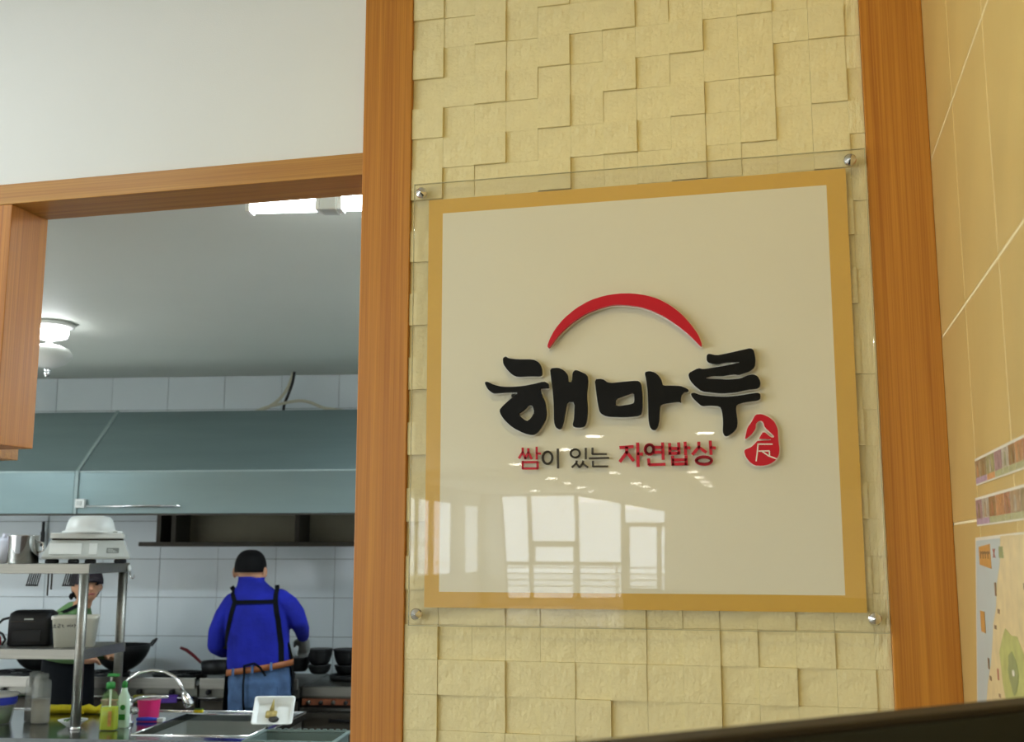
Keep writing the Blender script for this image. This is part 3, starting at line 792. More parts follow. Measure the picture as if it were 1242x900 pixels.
far = [(-2.58, -12.49), (-3.36, -14.39), (-4.82, -17.15), (-3.4, -19.73), (-5.0, -21.21), (-5.01, -23.06), (-5.02, -24.82), (-6.49, -26.04), (-5.07, -26.81), (-1.07, -12.42),
       (-1.85, -19.87), (-1.87, -21.69), (-1.87, -23.18), (-1.9, -24.85), (-3.46, -23.44), (-3.43, -24.84), (-3.46, -26.79)]
for x, y in far:
    downlight(hx(x), hy(y), 0.15, M_lampglow, 0, None, 'small ceiling downlight mirrored as a pale streak in the sign', 'far hall downlights')
LAMPS = [
    (-0.02, -0.62, 0.09, M_lampwarm, 0.25, (1.0, 0.70, 0.05), 'warm downlight over the corner by the beige tiles'),
    (-0.45, -1.5, 0.09, M_lampwarm, 5.8, (1.0, 0.78, 0.12), 'warm downlight in front of the stone wall'),
    (-2.6, -1.15, 0.12, M_lampwhite, 8, (0.85, 0.95, 1.0), 'unseen neutral lamp added in front of the kitchen opening'),  # this and the next lamp are unseen, added to brighten the painted wall
    (-3.9, -1.5, 0.12, M_lampwhite, 17, (0.88, 0.96, 1.0), 'unseen neutral lamp added towards the hall windows'),
    (-4.6, -5.5, 0.16, M_lampwhite, 30, (0.92, 0.98, 1.0), 'unseen neutral lamp added further back on the left'),  # last two lamps: out of view, added for more even frontal light
    (2.6, -4.5, 0.16, M_lampwhite, 20, (0.92, 0.98, 1.0), 'unseen neutral lamp added beyond the side wall'),
]
for lx, ly, lr, lm, lp, lc, lt in LAMPS:
    downlight(lx, ly, lr, lm, lp, lc, lt, 'front downlights')
# ================================================================== kitchen lamps
M_tube = emitter('fluorescent_tube', (0.93, 0.98, 1.0), 20.0)
def tube_lamp(u0, u1, v, label, power, gap=None):
    t = kthing('fluorescent_lamp', label, 'ceiling lamp', (u0 + u1) / 2, v, KCEIL)
    h = (u1 - u0) / 2
    MB().span((-h, -0.035, -0.03), (h, 0.035, 0)).build('housing', M_whitep, t, bevel=0.004)
    spans = [(-h, h)] if gap is None else [(-h, gap[0] - h), (gap[1] - h, h)]
    for a, c in spans:
        MB().tube([(a + 0.015, 0, -0.064), (c - 0.015, 0, -0.064)], 0.030, 16).build('tube', M_tube, t)  # tube made thicker than real to stand for its glare
        for x in (a + 0.008, c - 0.008):
            MB().span((x - 0.008, -0.03, -0.096), (x + 0.008, 0.03, -0.0302)).build('socket', M_whitep, t, bevel=0.003)
    if gap: MB().span((gap[0] - h, -0.034, -0.098), (gap[1] - h, 0.034, -0.0302)).build('junction_box', M_whiteg, t, bevel=0.004)
    p = K((u0 + u1) / 2, v, KCEIL - 0.105)
    area_light('fluorescent_light', p, u1 - u0, power, (0.74, 0.88, 1.0), (0, 0, KROT), 'RECTANGLE', 0.06)
    return t
tube_lamp(1.065, 2.15, 3.97, 'bright double fluorescent tube lamp just inside the kitchen opening', 1.5, (0.25, 0.305))
tube_lamp(-2.6, -1.5, 2.9, 'unseen tube lamp added to light the left end of the kitchen', 40)  # this lamp and the next are out of view, added as kitchen fill light
tube_lamp(1.3, 2.5, 1.9, 'unseen tube lamp added to light the right end of the kitchen', 37)

t = kthing('pendant_lamp', 'round ceiling lamp with a white oval shade beside the hanging post', 'lamp', -0.70, 1.86, KCEIL)
m = MB(); m.lathe([(0.115, 0), (0.125, -0.012), (0.122, -0.022), (0.09, -0.026)], (0, 0, 0), 28); m.build('ceiling_plate', M_whitep, t)
m = MB(); m.lathe([(0.06, -0.026), (0.092, -0.036), (0.096, -0.055), (0.088, -0.076), (0.05, -0.086)], (0, 0, 0), 28); m.build('glowing_ring', emitter('ring_glow', (0.94, 0.96, 1.0), 14), t)
m = MB(); m.lathe([(0.02, -0.0865), (0.02, -0.1155)], (0, 0, 0), 14); m.build('stem', M_chrome, t)
m = MB(); m.lathe([(0.015, -0.116), (0.06, -0.122), (0.102, -0.140), (0.120, -0.168), (0.114, -0.192), (0.085, -0.218), (0.045, -0.236), (0.01, -0.2395)], (0, 0, 0), 28); m.build('oval_shade', M_whitep, t)
m = MB(); m.lathe([(0.012, -0.240), (0.020, -0.252), (0.012, -0.262), (0.018, -0.272), (0.008, -0.288), (0.002, -0.290)], (0, 0, 0), 14); m.build('finial', M_chrome, t)

# ================================================================== exhaust hood, cables
def hood(u0, u1, label):
    t = kthing('exhaust_hood', label, 'range hood', u0, 0, 0)
    w = u1 - u0
    sec = [(-1.0, 1.877), (-1.0, 2.127), (-0.5, 2.545), (-0.02, 2.545), (-0.02, 1.96), (-0.03, 1.96), (-0.03, 2.53), (-0.495, 2.53), (-0.985, 2.118), (-0.985, 1.877)]
    m = MB(); m.prism([sec], lambda a, c, d: (d, a, c), 0.002, w - 0.002); m.build('canopy', M_hood, t, bevel=0.003)
    m = MB(); m.span((0.002, -1.006, 2.121), (w - 0.002, -1.0003, 2.131)); m.build('crease_bead', M_seam, t)
    m = MB(); m.span((0.002, -1.008, 1.868), (w - 0.002, -0.975, 1.8768)); m.build('lower_lip', M_dark, t)
    return t
hood(-3.4, -0.936, 'left section of the teal-grey steel exhaust hood, up to the pale seam')
hr = hood(-0.934, 1.9, 'right section of the teal-grey steel exhaust hood above the cooks')
m = MB()
for p, q in (((-1.006, 1.878), (-1.006, 2.129)), ((-1.004, 2.129), (-0.502, 2.549))):
    d = Vector((0, q[0] - p[0], q[1] - p[1])).normalized()
    n = Vector((0, -d.z, d.y)) * 0.005
    a, c = Vector((0, *p)), Vector((0, *q))
    s = Vector((0.010, 0, 0)); a.x = c.x = 0.012
    m.add([a - s - n, a + s - n, a + s + n, a - s + n, c - s - n, c + s - n, c + s + n, c - s + n], [(0, 1, 2, 3), (7, 6, 5, 4), (0, 4, 5, 1), (1, 5, 6, 2), (2, 6, 7, 3), (3, 7, 4, 0)])
m.build('seam_strip', M_seam, hr)
t = kthing('hood_switch', 'small white switch box on the hood face beside the seam', 'switch', -0.888, 1.003, 1.912)
MB().span((-0.03, -0.022, 0), (0.03, 0, 0.052)).build('switch_box', M_whitep, t, bevel=0.004)
MB().span((-0.018, -0.027, 0.014), (0.012, -0.0222, 0.040)).build('rocker', M_whiteg, t, bevel=0.002)
t = kthing('hood_rail', 'thin steel rod fixed along the front of the hood', 'rail', -0.85, 1.0, 1.921)
MB().tube([(0, -0.024, 0), (0.574, -0.024, 0)], 0.006, 10).build('rod', M_chrome, t)
for x in (0.02, 0.555): MB().span((x - 0.006, -0.024, -0.006), (x + 0.006, -0.0003, 0.006)).build('bracket', M_steel, t)
def cable(pts, r, m_, label, name='cable'):
    P = [Vector((u, -v, z)) for u, v, z in pts]
    out = []
    for i in range(len(P) - 1):
        p0, p1, p2, p3 = P[max(i - 1, 0)], P[i], P[i + 1], P[min(i + 2, len(P) - 1)]
        for s in range(6):
            q = s / 6
            out.append(0.5 * ((2 * p1) + (p2 - p0) * q + (2 * p0 - 5 * p1 + 4 * p2 - p3) * q * q + (3 * p1 - p0 - 3 * p2 + p3) * q ** 3))
    out.append(P[-1])
    o = MB().tube(out, r, 8).build(name, m_)
    kput(o, 0, 0)
    return tag(o, label, 'cable')
cable([(0.130, .15, 2.848), (0.120, .15, 2.78), (0.095, .15, 2.70), (0.068, .15, 2.63), (0.062, .15, 2.562)], 0.010, M_black, 'black hose hanging from the ceiling down to the hood')
cable([(0.118, .13, 2.848), (0.085, .13, 2.75), (0.03, .13, 2.67), (-0.04, .14, 2.615), (-0.11, .16, 2.582), (-0.16, .17, 2.566)], 0.011, M_beigecable, 'beige conduit curving down left from the ceiling behind the hood')
cable([(-0.13, .20, 2.566), (-0.05, .20, 2.60), (0.07, .20, 2.628), (0.18, .20, 2.645), (0.26, .20, 2.632), (0.34, .20, 2.598), (0.41, .20, 2.585), (0.55, .2, 2.568), (0.70, .20, 2.562)], 0.010, M_beigecable, 'pale cable arching along the top of the hood')

# dark wall shelf under the hood
t = kthing('wall_shelf', 'dark metal shelf on brackets under the hood behind the man', 'shelf', -0.815, 0, 1.69)
MB().span((0, -0.33, 0.0), (2.3, -0.004, 0.028)).build('board', M_dark, t, bevel=0.003)
MB().span((0.03, -0.03, 0.0285), (2.3, -0.004, 0.27)).build('back_panel', M_darkpanel, t)
for x in (0.10, 0.20, 1.02, 1.9): MB().span((x, -0.29, 0.0285), (x + 0.028, -0.0305, 0.26)).build('upright', M_dark, t)
def hung(u, z0, z1, label):
    t = kthing('hanging_utensil', label, 'utensil', u, 0.03, z0)
    MB().box((0, 0, (z1 - z0) * .30), (0.028, 0.012, (z1 - z0) * .6)).build('blade', M_black, t, bevel=0.003)
    MB().tube([(0, 0, (z1 - z0) * .6), (0, 0, z1 - z0)], 0.010, 8).build('handle', M_blackp, t)
hung(-1.62, 1.69, 1.86, 'black utensil hanging on the tiles at the far left under the hood')
hung(-1.27, 1.66, 1.86, 'longer black utensil hanging on the tiles behind the scale')

# ================================================================== gas ranges along the back wall
def gas_range(u0, u1, label, kind):
    t = kthing('gas_range', label, 'stove', u0, 0.02, 0)
    w = u1 - u0
    MB().span((0, -0.68, 0.10), (w, 0, 0.80)).build('body', M_black, t, bevel=0.005)
    MB().span((0, -0.70, 0.8005), (w, 0, 0.870)).build('top', M_steel_dk, t, bevel=0.004)
    n = max(1, int(w / 0.42))
    for i in range(n):
        c = (i + 0.5) * w / n
        m = MB()
        m.lathe([(0.05, 0.8705), (0.055, 0.885), (0.03, 0.892)], (c, -0.33, 0), 16)
        bu = m.build('burner', M_black, t)
        m = MB()
        for a in range(4):
            an = a * math.pi / 2 + math.pi / 4
            m.box((c + 0.10 * math.cos(an), -0.33 + 0.10 * math.sin(an), 0.890), (0.13, 0.014, 0.020), Matrix.Rotation(an, 3, 'Z'))
        m.lathe([(0.165, 0.8705), (0.170, 0.902), (0.158, 0.902), (0.155, 0.8705)], (c, -0.33, 0), 24)
        m.build('pan_support', M_black, t)
    if kind == 'oven':
        MB().span((0.01, -0.7035, 0.815), (w - 0.01, -0.7003, 0.865)).build('front_band', M_steel, t)
        MB().span((0.01, -0.71, 0.765), (w - 0.01, -0.6803, 0.7995)).build('control_strip', mat('rust_brown_strip', srgb(120, 66, 40), 0.5, vary=0.3, vscale=30), t)
        for i in range(int(w / 0.075)):
            m = MB(); m.lathe([(0.013, 0), (0.012, 0.02), (0.004, 0.022)], (0.05 + i * 0.075, -0.7105, 0.780), 12, rot=Matrix.Rotation(R(90), 3, 'X')); m.build('knob', M_black if i % 2 else M_steel_dk, t)
        MB().tube([(0.01, -0.74, 0.742), (w - 0.01, -0.74, 0.742)], 0.012, 10).build('rail', M_steel, t)
        d = MB().span((0.02, -0.6995, 0.18), (w - 0.02, -0.6805, 0.72)).build('oven_door', M_dark, t, bevel=0.004)
        MB().tube([(w * .12, -0.70, 0.68), (w * .12, -0.735, 0.68), (w * .62, -0.735, 0.68), (w * .62, -0.70, 0.68)], 0.009, 8).build('handle', M_black, d)
    else:
        MB().span((0.008, -0.725, 0.85), (w - 0.008, -0.7003, 0.913)).build('front_band', M_steel, t, bevel=0.003)
        MB().span((0.012, -0.70, 0.56), (w - 0.012, -0.6805, 0.78)).build('drawer_front', M_dark, t, bevel=0.003)
        MB().tube([(0.01, -0.735, 0.80), (w - 0.01, -0.735, 0.80)], 0.009, 10).build('rail', M_chrome, t)
        for i in range(max(2, int(w / 0.2))):
            m = MB(); m.lathe([(0.016, 0), (0.014, 0.022), (0.004, 0.024)], (0.06 + i * 0.2, -0.7008, 0.83), 12, rot=Matrix.Rotation(R(90), 3, 'X')); m.build('knob', M_blackp, t)
    for x in (0.04, w - 0.04):
        for y in (-0.64, -0.04): MB().lathe([(0.02, 0), (0.02, 0.1)], (x, y, 0), 10).build('foot', M_steel_dk, t)
    return t
gas_range(-2.5, -1.26, 'black gas range at the far left with a pale steel front band', 'box')
gas_range(-1.25, -0.235, 'black gas range under the large wok left of the man', 'box')
gas_range(-0.225, 0.385, 'narrow gas range in front of the man', 'box')
gas_range(0.395, 1.9, 'gas range with rust-brown control strip right of the man', 'oven')

def wok(u, v, z, r, h, label, handles=((30, 1), (210, 1)), rz=0):
    t = kthing('wok', label, 'wok', u, v, z, rz)
    prof = [(0.02, 0.0)] + [(r * math.sin(a), h * (1 - math.cos(a)) / (1 - math.cos(R(78)))) for a in [R(78) * i / 7 for i in range(1, 8)]]
    s = prof[-1][0]
    prof = [(p[0] * r / s if i else p[0], p[1]) for i, p in enumerate(prof)]
    inner = [(max(p[0] - 0.004, 0.01), p[1] + 0.004) for p in reversed(prof)]
    m = MB(); m.lathe(prof + inner, (0, 0, 0), 32); m.build('bowl', M_black, t)
    for an, _ in handles:
        a = R(an)
        d, s_ = Vector((math.cos(a), math.sin(a), 0)), Vector((-math.sin(a), math.cos(a), 0))
        P = [d * r * 0.985 + s_ * q * 0.045 + Vector((0, 0, h - 0.01)) for q in (-1, 1)]
        Q = [P[0], P[0] + d * .02 + Vector((0, 0, .028)), P[0] * .6 + P[1] * .4 + d * .035 + Vector((0, 0, .042)), P[0] * .4 + P[1] * .6 + d * .035 + Vector((0, 0, .042)), P[1] + d * .02 + Vector((0, 0, .028)), P[1]]
        m = MB(); m.tube(Q, 0.006, 8); m.build('handle', M_black, t)
    return t
wok(-0.875, 0.36, 0.905, 0.178, 0.165, 'large black wok with loop handles beside the rack')
wok(-1.42, 0.36, 0.905, 0.15, 0.12, 'black wok on the left range seen under the lower rack shelf')
def stone_bowl(u, v, z, r, h, label):
    t = kthing('stone_bowl', label, 'bowl', u, v, z)
    m = MB(); m.lathe([(r * .62, 0), (r * .80, h * .18), (r * .97, h * .6), (r, h * .88), (r * 1.03, h), (r * .93, h), (r * .88, h * .8), (r * .7, h * .2), (0.01, h * .14)], (0, 0, 0), 28)
    m.build('body', M_black, t)
    m = MB(); m.lathe([(r * 1.01, h * .86), (r * 1.06, h * .90), (r * 1.06, h * .97), (r * 1.01, h * .985)], (0, 0, 0), 28); m.build('rim', M_black, t)
for u, w in ((0.406, 'just right of the man'), (0.575, 'beside the oak post')):
    stone_bowl(u, 0.35, 0.905, 0.070, 0.054, 'black stone bowl at the bottom of the stack ' + w)
    stone_bowl(u, 0.35, 0.9595, 0.078, 0.098, 'black stone bowl on top of the stack ' + w)
stone_bowl(0.235, 0.22, 0.905, 0.075, 0.09, 'single black stone bowl half hidden behind the man')
def pan(u, v, z, r, h, hang, label, hcol):
    t = kthing('frying_pan', label, 'pan', u, v, z)
    m = MB(); m.lathe([(r * .8, 0), (r * .9, .004), (r, h), (r - .004, h), (r * .87, .008), (0.01, .006)], (0, 0, 0), 28); m.build('body', M_black, t)
    a = R(hang)
    d = Vector((math.cos(a), math.sin(a), 0))
    m = MB(); m.tube([d * (r - .003) + Vector((0, 0, h * .8)), d * (r + .05) + Vector((0, 0, h + .03)), d * (r + .10) + Vector((0, 0, h + .065)), d * (r + .14) + Vector((0, 0, h + .08))], [0.008, 0.010, 0.011, 0.009], 10); m.build('handle', hcol, t)
pan(-0.235, 0.40, 0.905, 0.10, 0.075, 180, 'black pan left of the man with its dark red handle tilted up', mat('dark_red_handle', srgb(110, 20, 30), 0.4))
pan(-0.055, 0.30, 0.905, 0.085, 0.085, 60, 'deep black pan partly hidden by the left elbow of the man', M_blackp)
def towel(u, w, m_, label):
    t = kthing('cleaning_cloth', label, 'cloth', u, 0.755, 0.77)
    rows = [[(-w / 2, y, z), (w / 2, y, z + .004), (w / 2, y + q, z + .004), (-w / 2, y + q, z)] for y, z, q in ((-.016, .0, .004), (-.016, .035, .004), (-.006, .043, .004), (.008, .043, .004), (.014, .036, .004), (.014, .010, .004))]
    m = MB(); m.loft(rows, smooth=False); m.build('folded_cloth', m_, t)
towel(-0.40, .12, M_purple, 'purple cloth hung over the chrome rail behind the pink tub')
towel(-0.545, .13, mat('olive_yellow_cloth', srgb(150, 146, 50), .8, vary=.2, vscale=30), 'olive yellow cloth hung over the chrome rail beside the purple one')

# ================================================================== sink unit and rack
CZ = 0.87
t = kthing('sink_unit', 'stainless steel sink worktop running under the rack', 'sink', -2.2, 1.80, 0)
W, D0 = 2.925, 0.86
bx0, bx1, by0, by1 = 2.355, 2.865, -0.74, -0.10            # basin
m = MB()
m.span((0, -D0, CZ - 0.03), (bx0, 0, CZ)); m.span((bx1, -D0, CZ - 0.03), (W, 0, CZ))
m.span((bx0, by1, CZ - 0.03), (bx1, 0, CZ)); m.span((bx0, -D0, CZ - 0.03), (bx1, by0, CZ))
m.build('worktop', M_counter, t)
m = MB()
r = 0.006
for p, q in (((bx0 - r, by0), (bx0 - r, by1)), ((bx1 + r, by0), (bx1 + r, by1)), ((bx0 - r, by1), (bx1 + r, by1)), ((bx0 - r, by0), (bx1 + r, by0))): m.tube([(*p, CZ + .001), (*q, CZ + .001)], 0.005, 8)
m.tube([(0.4, -0.006, CZ + .002), (W - .01, -0.006, CZ + .002)], 0.005, 8)
m.tube([(W - .006, -D0 + .01, CZ + .002), (W - .006, -0.006, CZ + .002)], 0.005, 8)
m.build('rolled_rim', M_chrome, t)
m = MB()
m.span((bx0 - .004, by0, CZ - 0.25), (bx0, by1, CZ - .0305)); m.span((bx1, by0, CZ - 0.25), (bx1 + .004, by1, CZ - .0305))
m.span((bx0, by1, CZ - 0.25), (bx1, by1 + .004, CZ - .0305)); m.span((bx0, by0 - .004, CZ - 0.25), (bx1, by0, CZ - .0305)); m.span((bx0, by0, CZ - .254), (bx1, by1, CZ - .25))
m.build('basin', M_basin, t)
MB().span((0.02, -D0 + .02, CZ - .12), (bx0 - .02, -D0 + .03, CZ - .0305)).build('front_apron', M_steel, t)
MB().span((W - .03, -D0 + .02, CZ - .30), (W - .02, -.02, CZ - .0305)).build('end_panel', M_steel, t)
MB().span((0.05, -D0 + .05, 0.20), (W - .05, -.03, 0.22)).build('under_shelf', M_steel_dk, t)
for x in (0.04, 1.4, W - .06):
    for y in (-D0 + .05, -.05): MB().lathe([(0.02, 0), (0.02, CZ - .031)], (x, y, 0), 12).build('leg', M_steel, t)

RU, RV = -0.147, 2.41                                       # front right corner of the rack
RW, RD = 1.25, 0.44
rack = kthing('steel_rack', 'stainless two-tier rack standing on the sink worktop', 'rack', RU, RV, CZ)
for zt, nm in ((1.602 - CZ, 'top_shelf'), (1.219 - CZ, 'lower_shelf')):
    m = MB()
    m.span((-RW, 0, zt - .045), (0.0, 0.012, zt)); m.span((-RW, RD - .012, zt - .045), (0.0, RD, zt)); m.span((-0.012, 0.012, zt - .045), (0.0, RD - .012, zt))
    m.span((-RW, 0.012, zt - .008), (-0.012, RD - .012, zt - .0005))
    m.build(nm, M_steel, rack, bevel=0.002)
for x, y in ((-0.022, 0.014), (-0.022, RD - 0.022), (-RW + .02, .014), (-RW + .02, RD - .022)):
    m = MB(); m.lathe([(0.022, 0.002), (0.022, 1.556 - CZ)], (x, y - .012 if y < .1 else y, 0), 18); l = m.build('leg', M_steel, rack)
    m = MB(); m.lathe([(0.026, 0.0), (0.027, 0.006), (0.0225, 0.014)], (x, y - .012 if y < .1 else y, 0), 18); m.build('foot', M_chrome, l)
t = kthing('wall_hook', 'small white hook on the back corner of the top rack shelf', 'hook', RU + .004, RV - RD + .02, 1.575)
m = MB(); m.lathe([(0.018, 0), (0.018, 0.006), (0.008, 0.010)], (0.0, -0.0, 0), 16, rot=Matrix.Rotation(R(90), 3, 'Y')); m.build('disc', M_whitep, t)
m = MB(); m.tube([(0.008, 0, -.012), (0.010, 0, -.04), (0.02, 0, -.05), (0.03, 0, -.042), (0.03, 0, -.03)], 0.004, 8); m.build('hook', M_chrome, t)

# on the top shelf
TZ = 1.6025
s = kthing('kitchen_scale', 'white electronic kitchen scale on the top rack shelf', 'scale', -0.272, 2.17, TZ, R(22))
def frustum(b, x0, x1, y0, y1, z0, X0, X1, Y0, Y1, z1, mi=0):
    b.add([(x0, y0, z0), (x1, y0, z0), (x1, y1, z0), (x0, y1, z0), (X0, Y0, z1), (X1, Y0, z1), (X1, Y1, z1), (X0, Y1, z1)], [(3, 2, 1, 0), (4, 5, 6, 7), (0, 1, 5, 4), (1, 2, 6, 5), (2, 3, 7, 6), (3, 0, 4, 7)], mi)
    return b
m = MB(); frustum(m, -.195, .195, -.13, .13, .020, -.195, .195, -.13, .13, .032); frustum(m, -.195, .195, -.13, .13, .032, -.162, .162, -.085, .12, .108); m.build('body', M_whiteg, s, bevel=0.004)
def on_front(x0, x1, z0, z1, d):                            # a plate on the sloping front face
    f = lambda z: -.13 + (z - .032) / .076 * .045
    b = MB(); b.add([(x0, f(z0) - d, z0), (x1, f(z0) - d, z0), (x1 , f(z1) - d, z1), (x0, f(z1) - d, z1), (x0, f(z0) + .004, z0), (x1, f(z0) + .004, z0), (x1, f(z1) + .004, z1), (x0, f(z1) + .004, z1)], [(0, 1, 2, 3), (7, 6, 5, 4), (0, 4, 5, 1), (1, 5, 6, 2), (2, 6, 7, 3), (3, 7, 4, 0)]); return b
on_front(-.165, -.022, .042, .094, .004).build('display_cover', M_whitep, s, bevel=.002)
on_front(.010, .048, .042, .094, .004).build('button_panel', M_whitep, s, bevel=.002)
p = on_front(.090, .145, .048, .072, .002).build('rating_plate', mat('grey_label', srgb(120, 124, 118), .5), s)
for i in range(3): on_front(.095, .138 - i * .01, .052 + i * .006, .055 + i * .006, .003).build('print_line', M_whiteg, p)
MB().span((-.156, -.08, .1083), (.156, .115, .116)).build('dark_gap', M_dark, s)
MB().span((-.164, -.095, .1163), (.164, .12, .142)).build('platter', M_whitep, s, bevel=.004)
for x in (-.155, -.055, .02, .15): m = MB(); m.lathe([(.024, 0), (.026, .012), (.02, .0198)], (x, -.10, 0), 16); m.build('foot', M_blackp, s)
for x in (-.16, .15): m = MB(); m.lathe([(.024, 0), (.026, .012), (.02, .0198)], (x, .09, 0), 16); m.build('foot', M_blackp, s)
t = kthing('plastic_basin', 'white plastic bowl turned upside down on the scale', 'bowl', -0.270, 2.16, TZ + .1425)
m = MB(); m.lathe([(.128, 0), (.130, .006), (.124, .012), (.114, .014), (.108, .040), (.100, .064), (.088, .077), (.06, .083), (.01, .084)], (0, 0, 0), 36); m.build('bowl', M_whitep, t)
m = MB(); m.span((.115, -.03, .001), (.150, .03, .010)); m.build('grip_tab', M_whitep, t, bevel=.003)
t = kthing('steel_pot', 'shiny stainless steel pot on the top rack shelf beside the scale', 'pot', -0.532, 2.29, TZ)
m = MB(); m.lathe([(.066, 0), (.070, .004), (.070, .125), (.073, .128), (.073, .132), (.068, .130), (.067, .01), (.01, .008)], (0, 0, 0), 32); m.build('body', M_chrome, t)
m = MB(); m.tube([(.069, 0, .10), (.095, 0, .095), (.098, 0, .06), (.069, 0, .05)], .005, 8); m.build('handle', M_chrome, t)
t = kthing('plastic_bag', 'crumpled white plastic bag behind the steel pot', 'bag', -0.668, 2.22, TZ)
rr = random.Random(5)
rings = []
for z, r in ((0, .040), (.02, .052), (.05, .056), (.08, .050), (.105, .038), (.12, .018)):
    rings.append([(r * math.cos(2 * math.pi * i / 18) * rr.uniform(.86, 1.1), r * math.sin(2 * math.pi * i / 18) * rr.uniform(.86, 1.1), z + rr.uniform(-.004, .004) if z else 0) for i in range(18)])
m = MB(); m.loft(rings); m.build('bundle', M_bag, t)
m = MB(); m.loft([[(.012 * math.cos(i), .012 * math.sin(i), .115) for i in range(6)], [(.02 * math.cos(i) + .01, .02 * math.sin(i), .14) for i in range(6)]]); m.build('knotted_top', M_bag, t)
t = kthing('purple_cup', 'purple cup at the left edge of the top rack shelf', 'cup', -0.775, 2.22, TZ)
m = MB(); m.lathe([(.03, 0), (.036, .08), (.034, .08), (.028, .006), (.005, .005)], (0, 0, 0), 20); m.build('body', mat('plum_plastic', srgb(120, 70, 100), .4), t)
m = MB(); m.lathe([(.037, .0802), (.037, .088), (.01, .092)], (0, 0, 0), 20); m.build('lid', M_cream, t)
# strainers hanging from the back of the top shelf
def spatula(u, label, w):
    t = kthing('slotted_spatula', label, 'spatula', u, RV - RD - .02, 1.49)
    m = MB()
    for i in range(6): m.box((-w / 2 + i * w / 5, 0, .035), (.005, .004, .075), Matrix.Rotation(R(14), 3, 'Y'))
    for z in (0, .07): m.box((z * .25 - .009, 0, z), (w + .008, .005, .008))
    m.build('slotted_blade', M_black, t)
    m = MB(); m.tube([(0, 0, .07), (0, .0, .10), (0, .012, .125)], .004, 8); m.build('shank', M_steel_dk, t)
spatula(-0.46, 'black slotted spatula hanging under the rack shelf near the cap', .055)
spatula(-0.65, 'black slotted spatula hanging at the left edge under the rack shelf', .055)
t = kthing('hanging_skewers', 'pair of thin dark rods hanging under the top rack shelf', 'rods', -0.575, RV - RD - .02, 1.44)
for x in (0, .018): MB().tube([(x, 0, .0 if x == 0 else .03), (x, 0, .13)], .004, 8).build('rod', M_dark, t)

# on the lower shelf
LZ = 1.2195
t = kthing('black_cooler_bag', 'black fabric bag on the lower rack shelf', 'bag', -0.505, 2.20, LZ, R(12))
m = MB()
n = 20
def rrect(hx_, hy_, r, z, k=5):
    P = []
    for cx, cy, a0 in ((hx_ - r, hy_ - r, 0), (-hx_ + r, hy_ - r, 90), (-hx_ + r, -hy_ + r, 180), (hx_ - r, -hy_ + r, 270)):
        for i in range(k): P.append((cx + r * math.cos(R(a0 + 90 * i / (k - 1))), cy + r * math.sin(R(a0 + 90 * i / (k - 1))), z))
    return P
m.loft([rrect(.090, .07, .02, 0), rrect(.097, .08, .02, .01), rrect(.097, .08, .025, .12), rrect(.094, .075, .03, .150), rrect(.078, .055, .03, .163)]); m.build('body', M_blackp, t)
MB().span((-.08, -.0845, .112), (.03, -.0805, .116)).build('zip', M_dark, t)
MB().span((-.02, -.0845, .122), (.02, -.0805, .128)).build('brand_tag', M_whiteg, t)
MB().span((-.07, -.086, .02), (.06, -.0805, .075)).build('front_pocket', M_blackp, t, bevel=.004)
m = MB(); m.tube([(-.10, 0, .13), (-.14, 0, .12), (-.18, 0, .08), (-.17, 0, .03)], .006, 8); m.build('strap', M_blackp, t)
t = kthing('plastic_tub', 'cream plastic tub with handwriting on the lower rack shelf', 'tub', -0.272, 2.25, LZ, R(20))
m = MB(); m.loft([rrect(.086, .060, .018, 0), rrect(.098, .072, .02, .125), rrect(.102, .076, .02, .127), rrect(.102, .076, .02, .142), rrect(.096, .070, .02, .142), rrect(.094, .068, .02, .125), rrect(.082, .056, .016, .006)]); m.build('body', M_cream, t)
M_pen = mat('marker_pen', srgb(40, 40, 40), .6)
hand = [[(-.090, .100), (-.078, .101)], [(-.084, .108), (-.084, .094)], [(-.092, .092), (-.076, .092)], [(-.070, .106), (-.060, .106), (-.060, .098), (-.070, .098), (-.070, .091), (-.058, .091)],
        [(-.052, .106), (-.050, .094), (-.042, .092)], [(-.050, .100), (-.044, .102)], [(-.026, .103), (-.030, .097), (-.024, .094), (-.020, .100), (-.026, .103)], [(-.016, .107), (-.016, .092)], [(-.008, .103), (-.012, .095), (-.004, .098), (-.006, .104)], [(.002, .108), (.004, .099), (.002, .088)], [(.003, .100), (.010, .100)]]
m = MB()
for l in hand:
    for i in range(len(l) - 1):
        p, q = Vector(l[i]), Vector(l[i + 1])
        tt = (q - p).normalized(); nn = Vector((-tt.y, tt.x)) * .0012
        yy = lambda z: -.0600 - z / .125 * .012 - .0008
        m.add([(a.x, yy(a.y), a.y) for a in (p + nn, q + nn, q - nn, p - nn)], [(0, 1, 2, 3)])
m.build('handwriting', M_pen, t)
t = kthing('red_kettle', 'red kettle with a dark curved handle at the left edge of the lower shelf', 'kettle', -0.668, 2.31, LZ)
m = MB(); m.lathe([(.055, 0), (.062, .01), (.060, .04), (.045, .065), (.02, .075), (.005, .077)], (0, 0, 0), 28); m.build('body', M_red, t)
m = MB(); m.lathe([(.008, .0772), (.010, .085), (.004, .092)], (0, 0, 0), 12); m.build('lid_knob', M_blackp, t)
m = MB(); m.tube([(.02, -.03, .072), (.06, -.03, .075), (.09, -.03, .06), (.105, -.03, .035), (.09, -.03, .012)], .006, 8); m.build('handle', M_blackp, t)
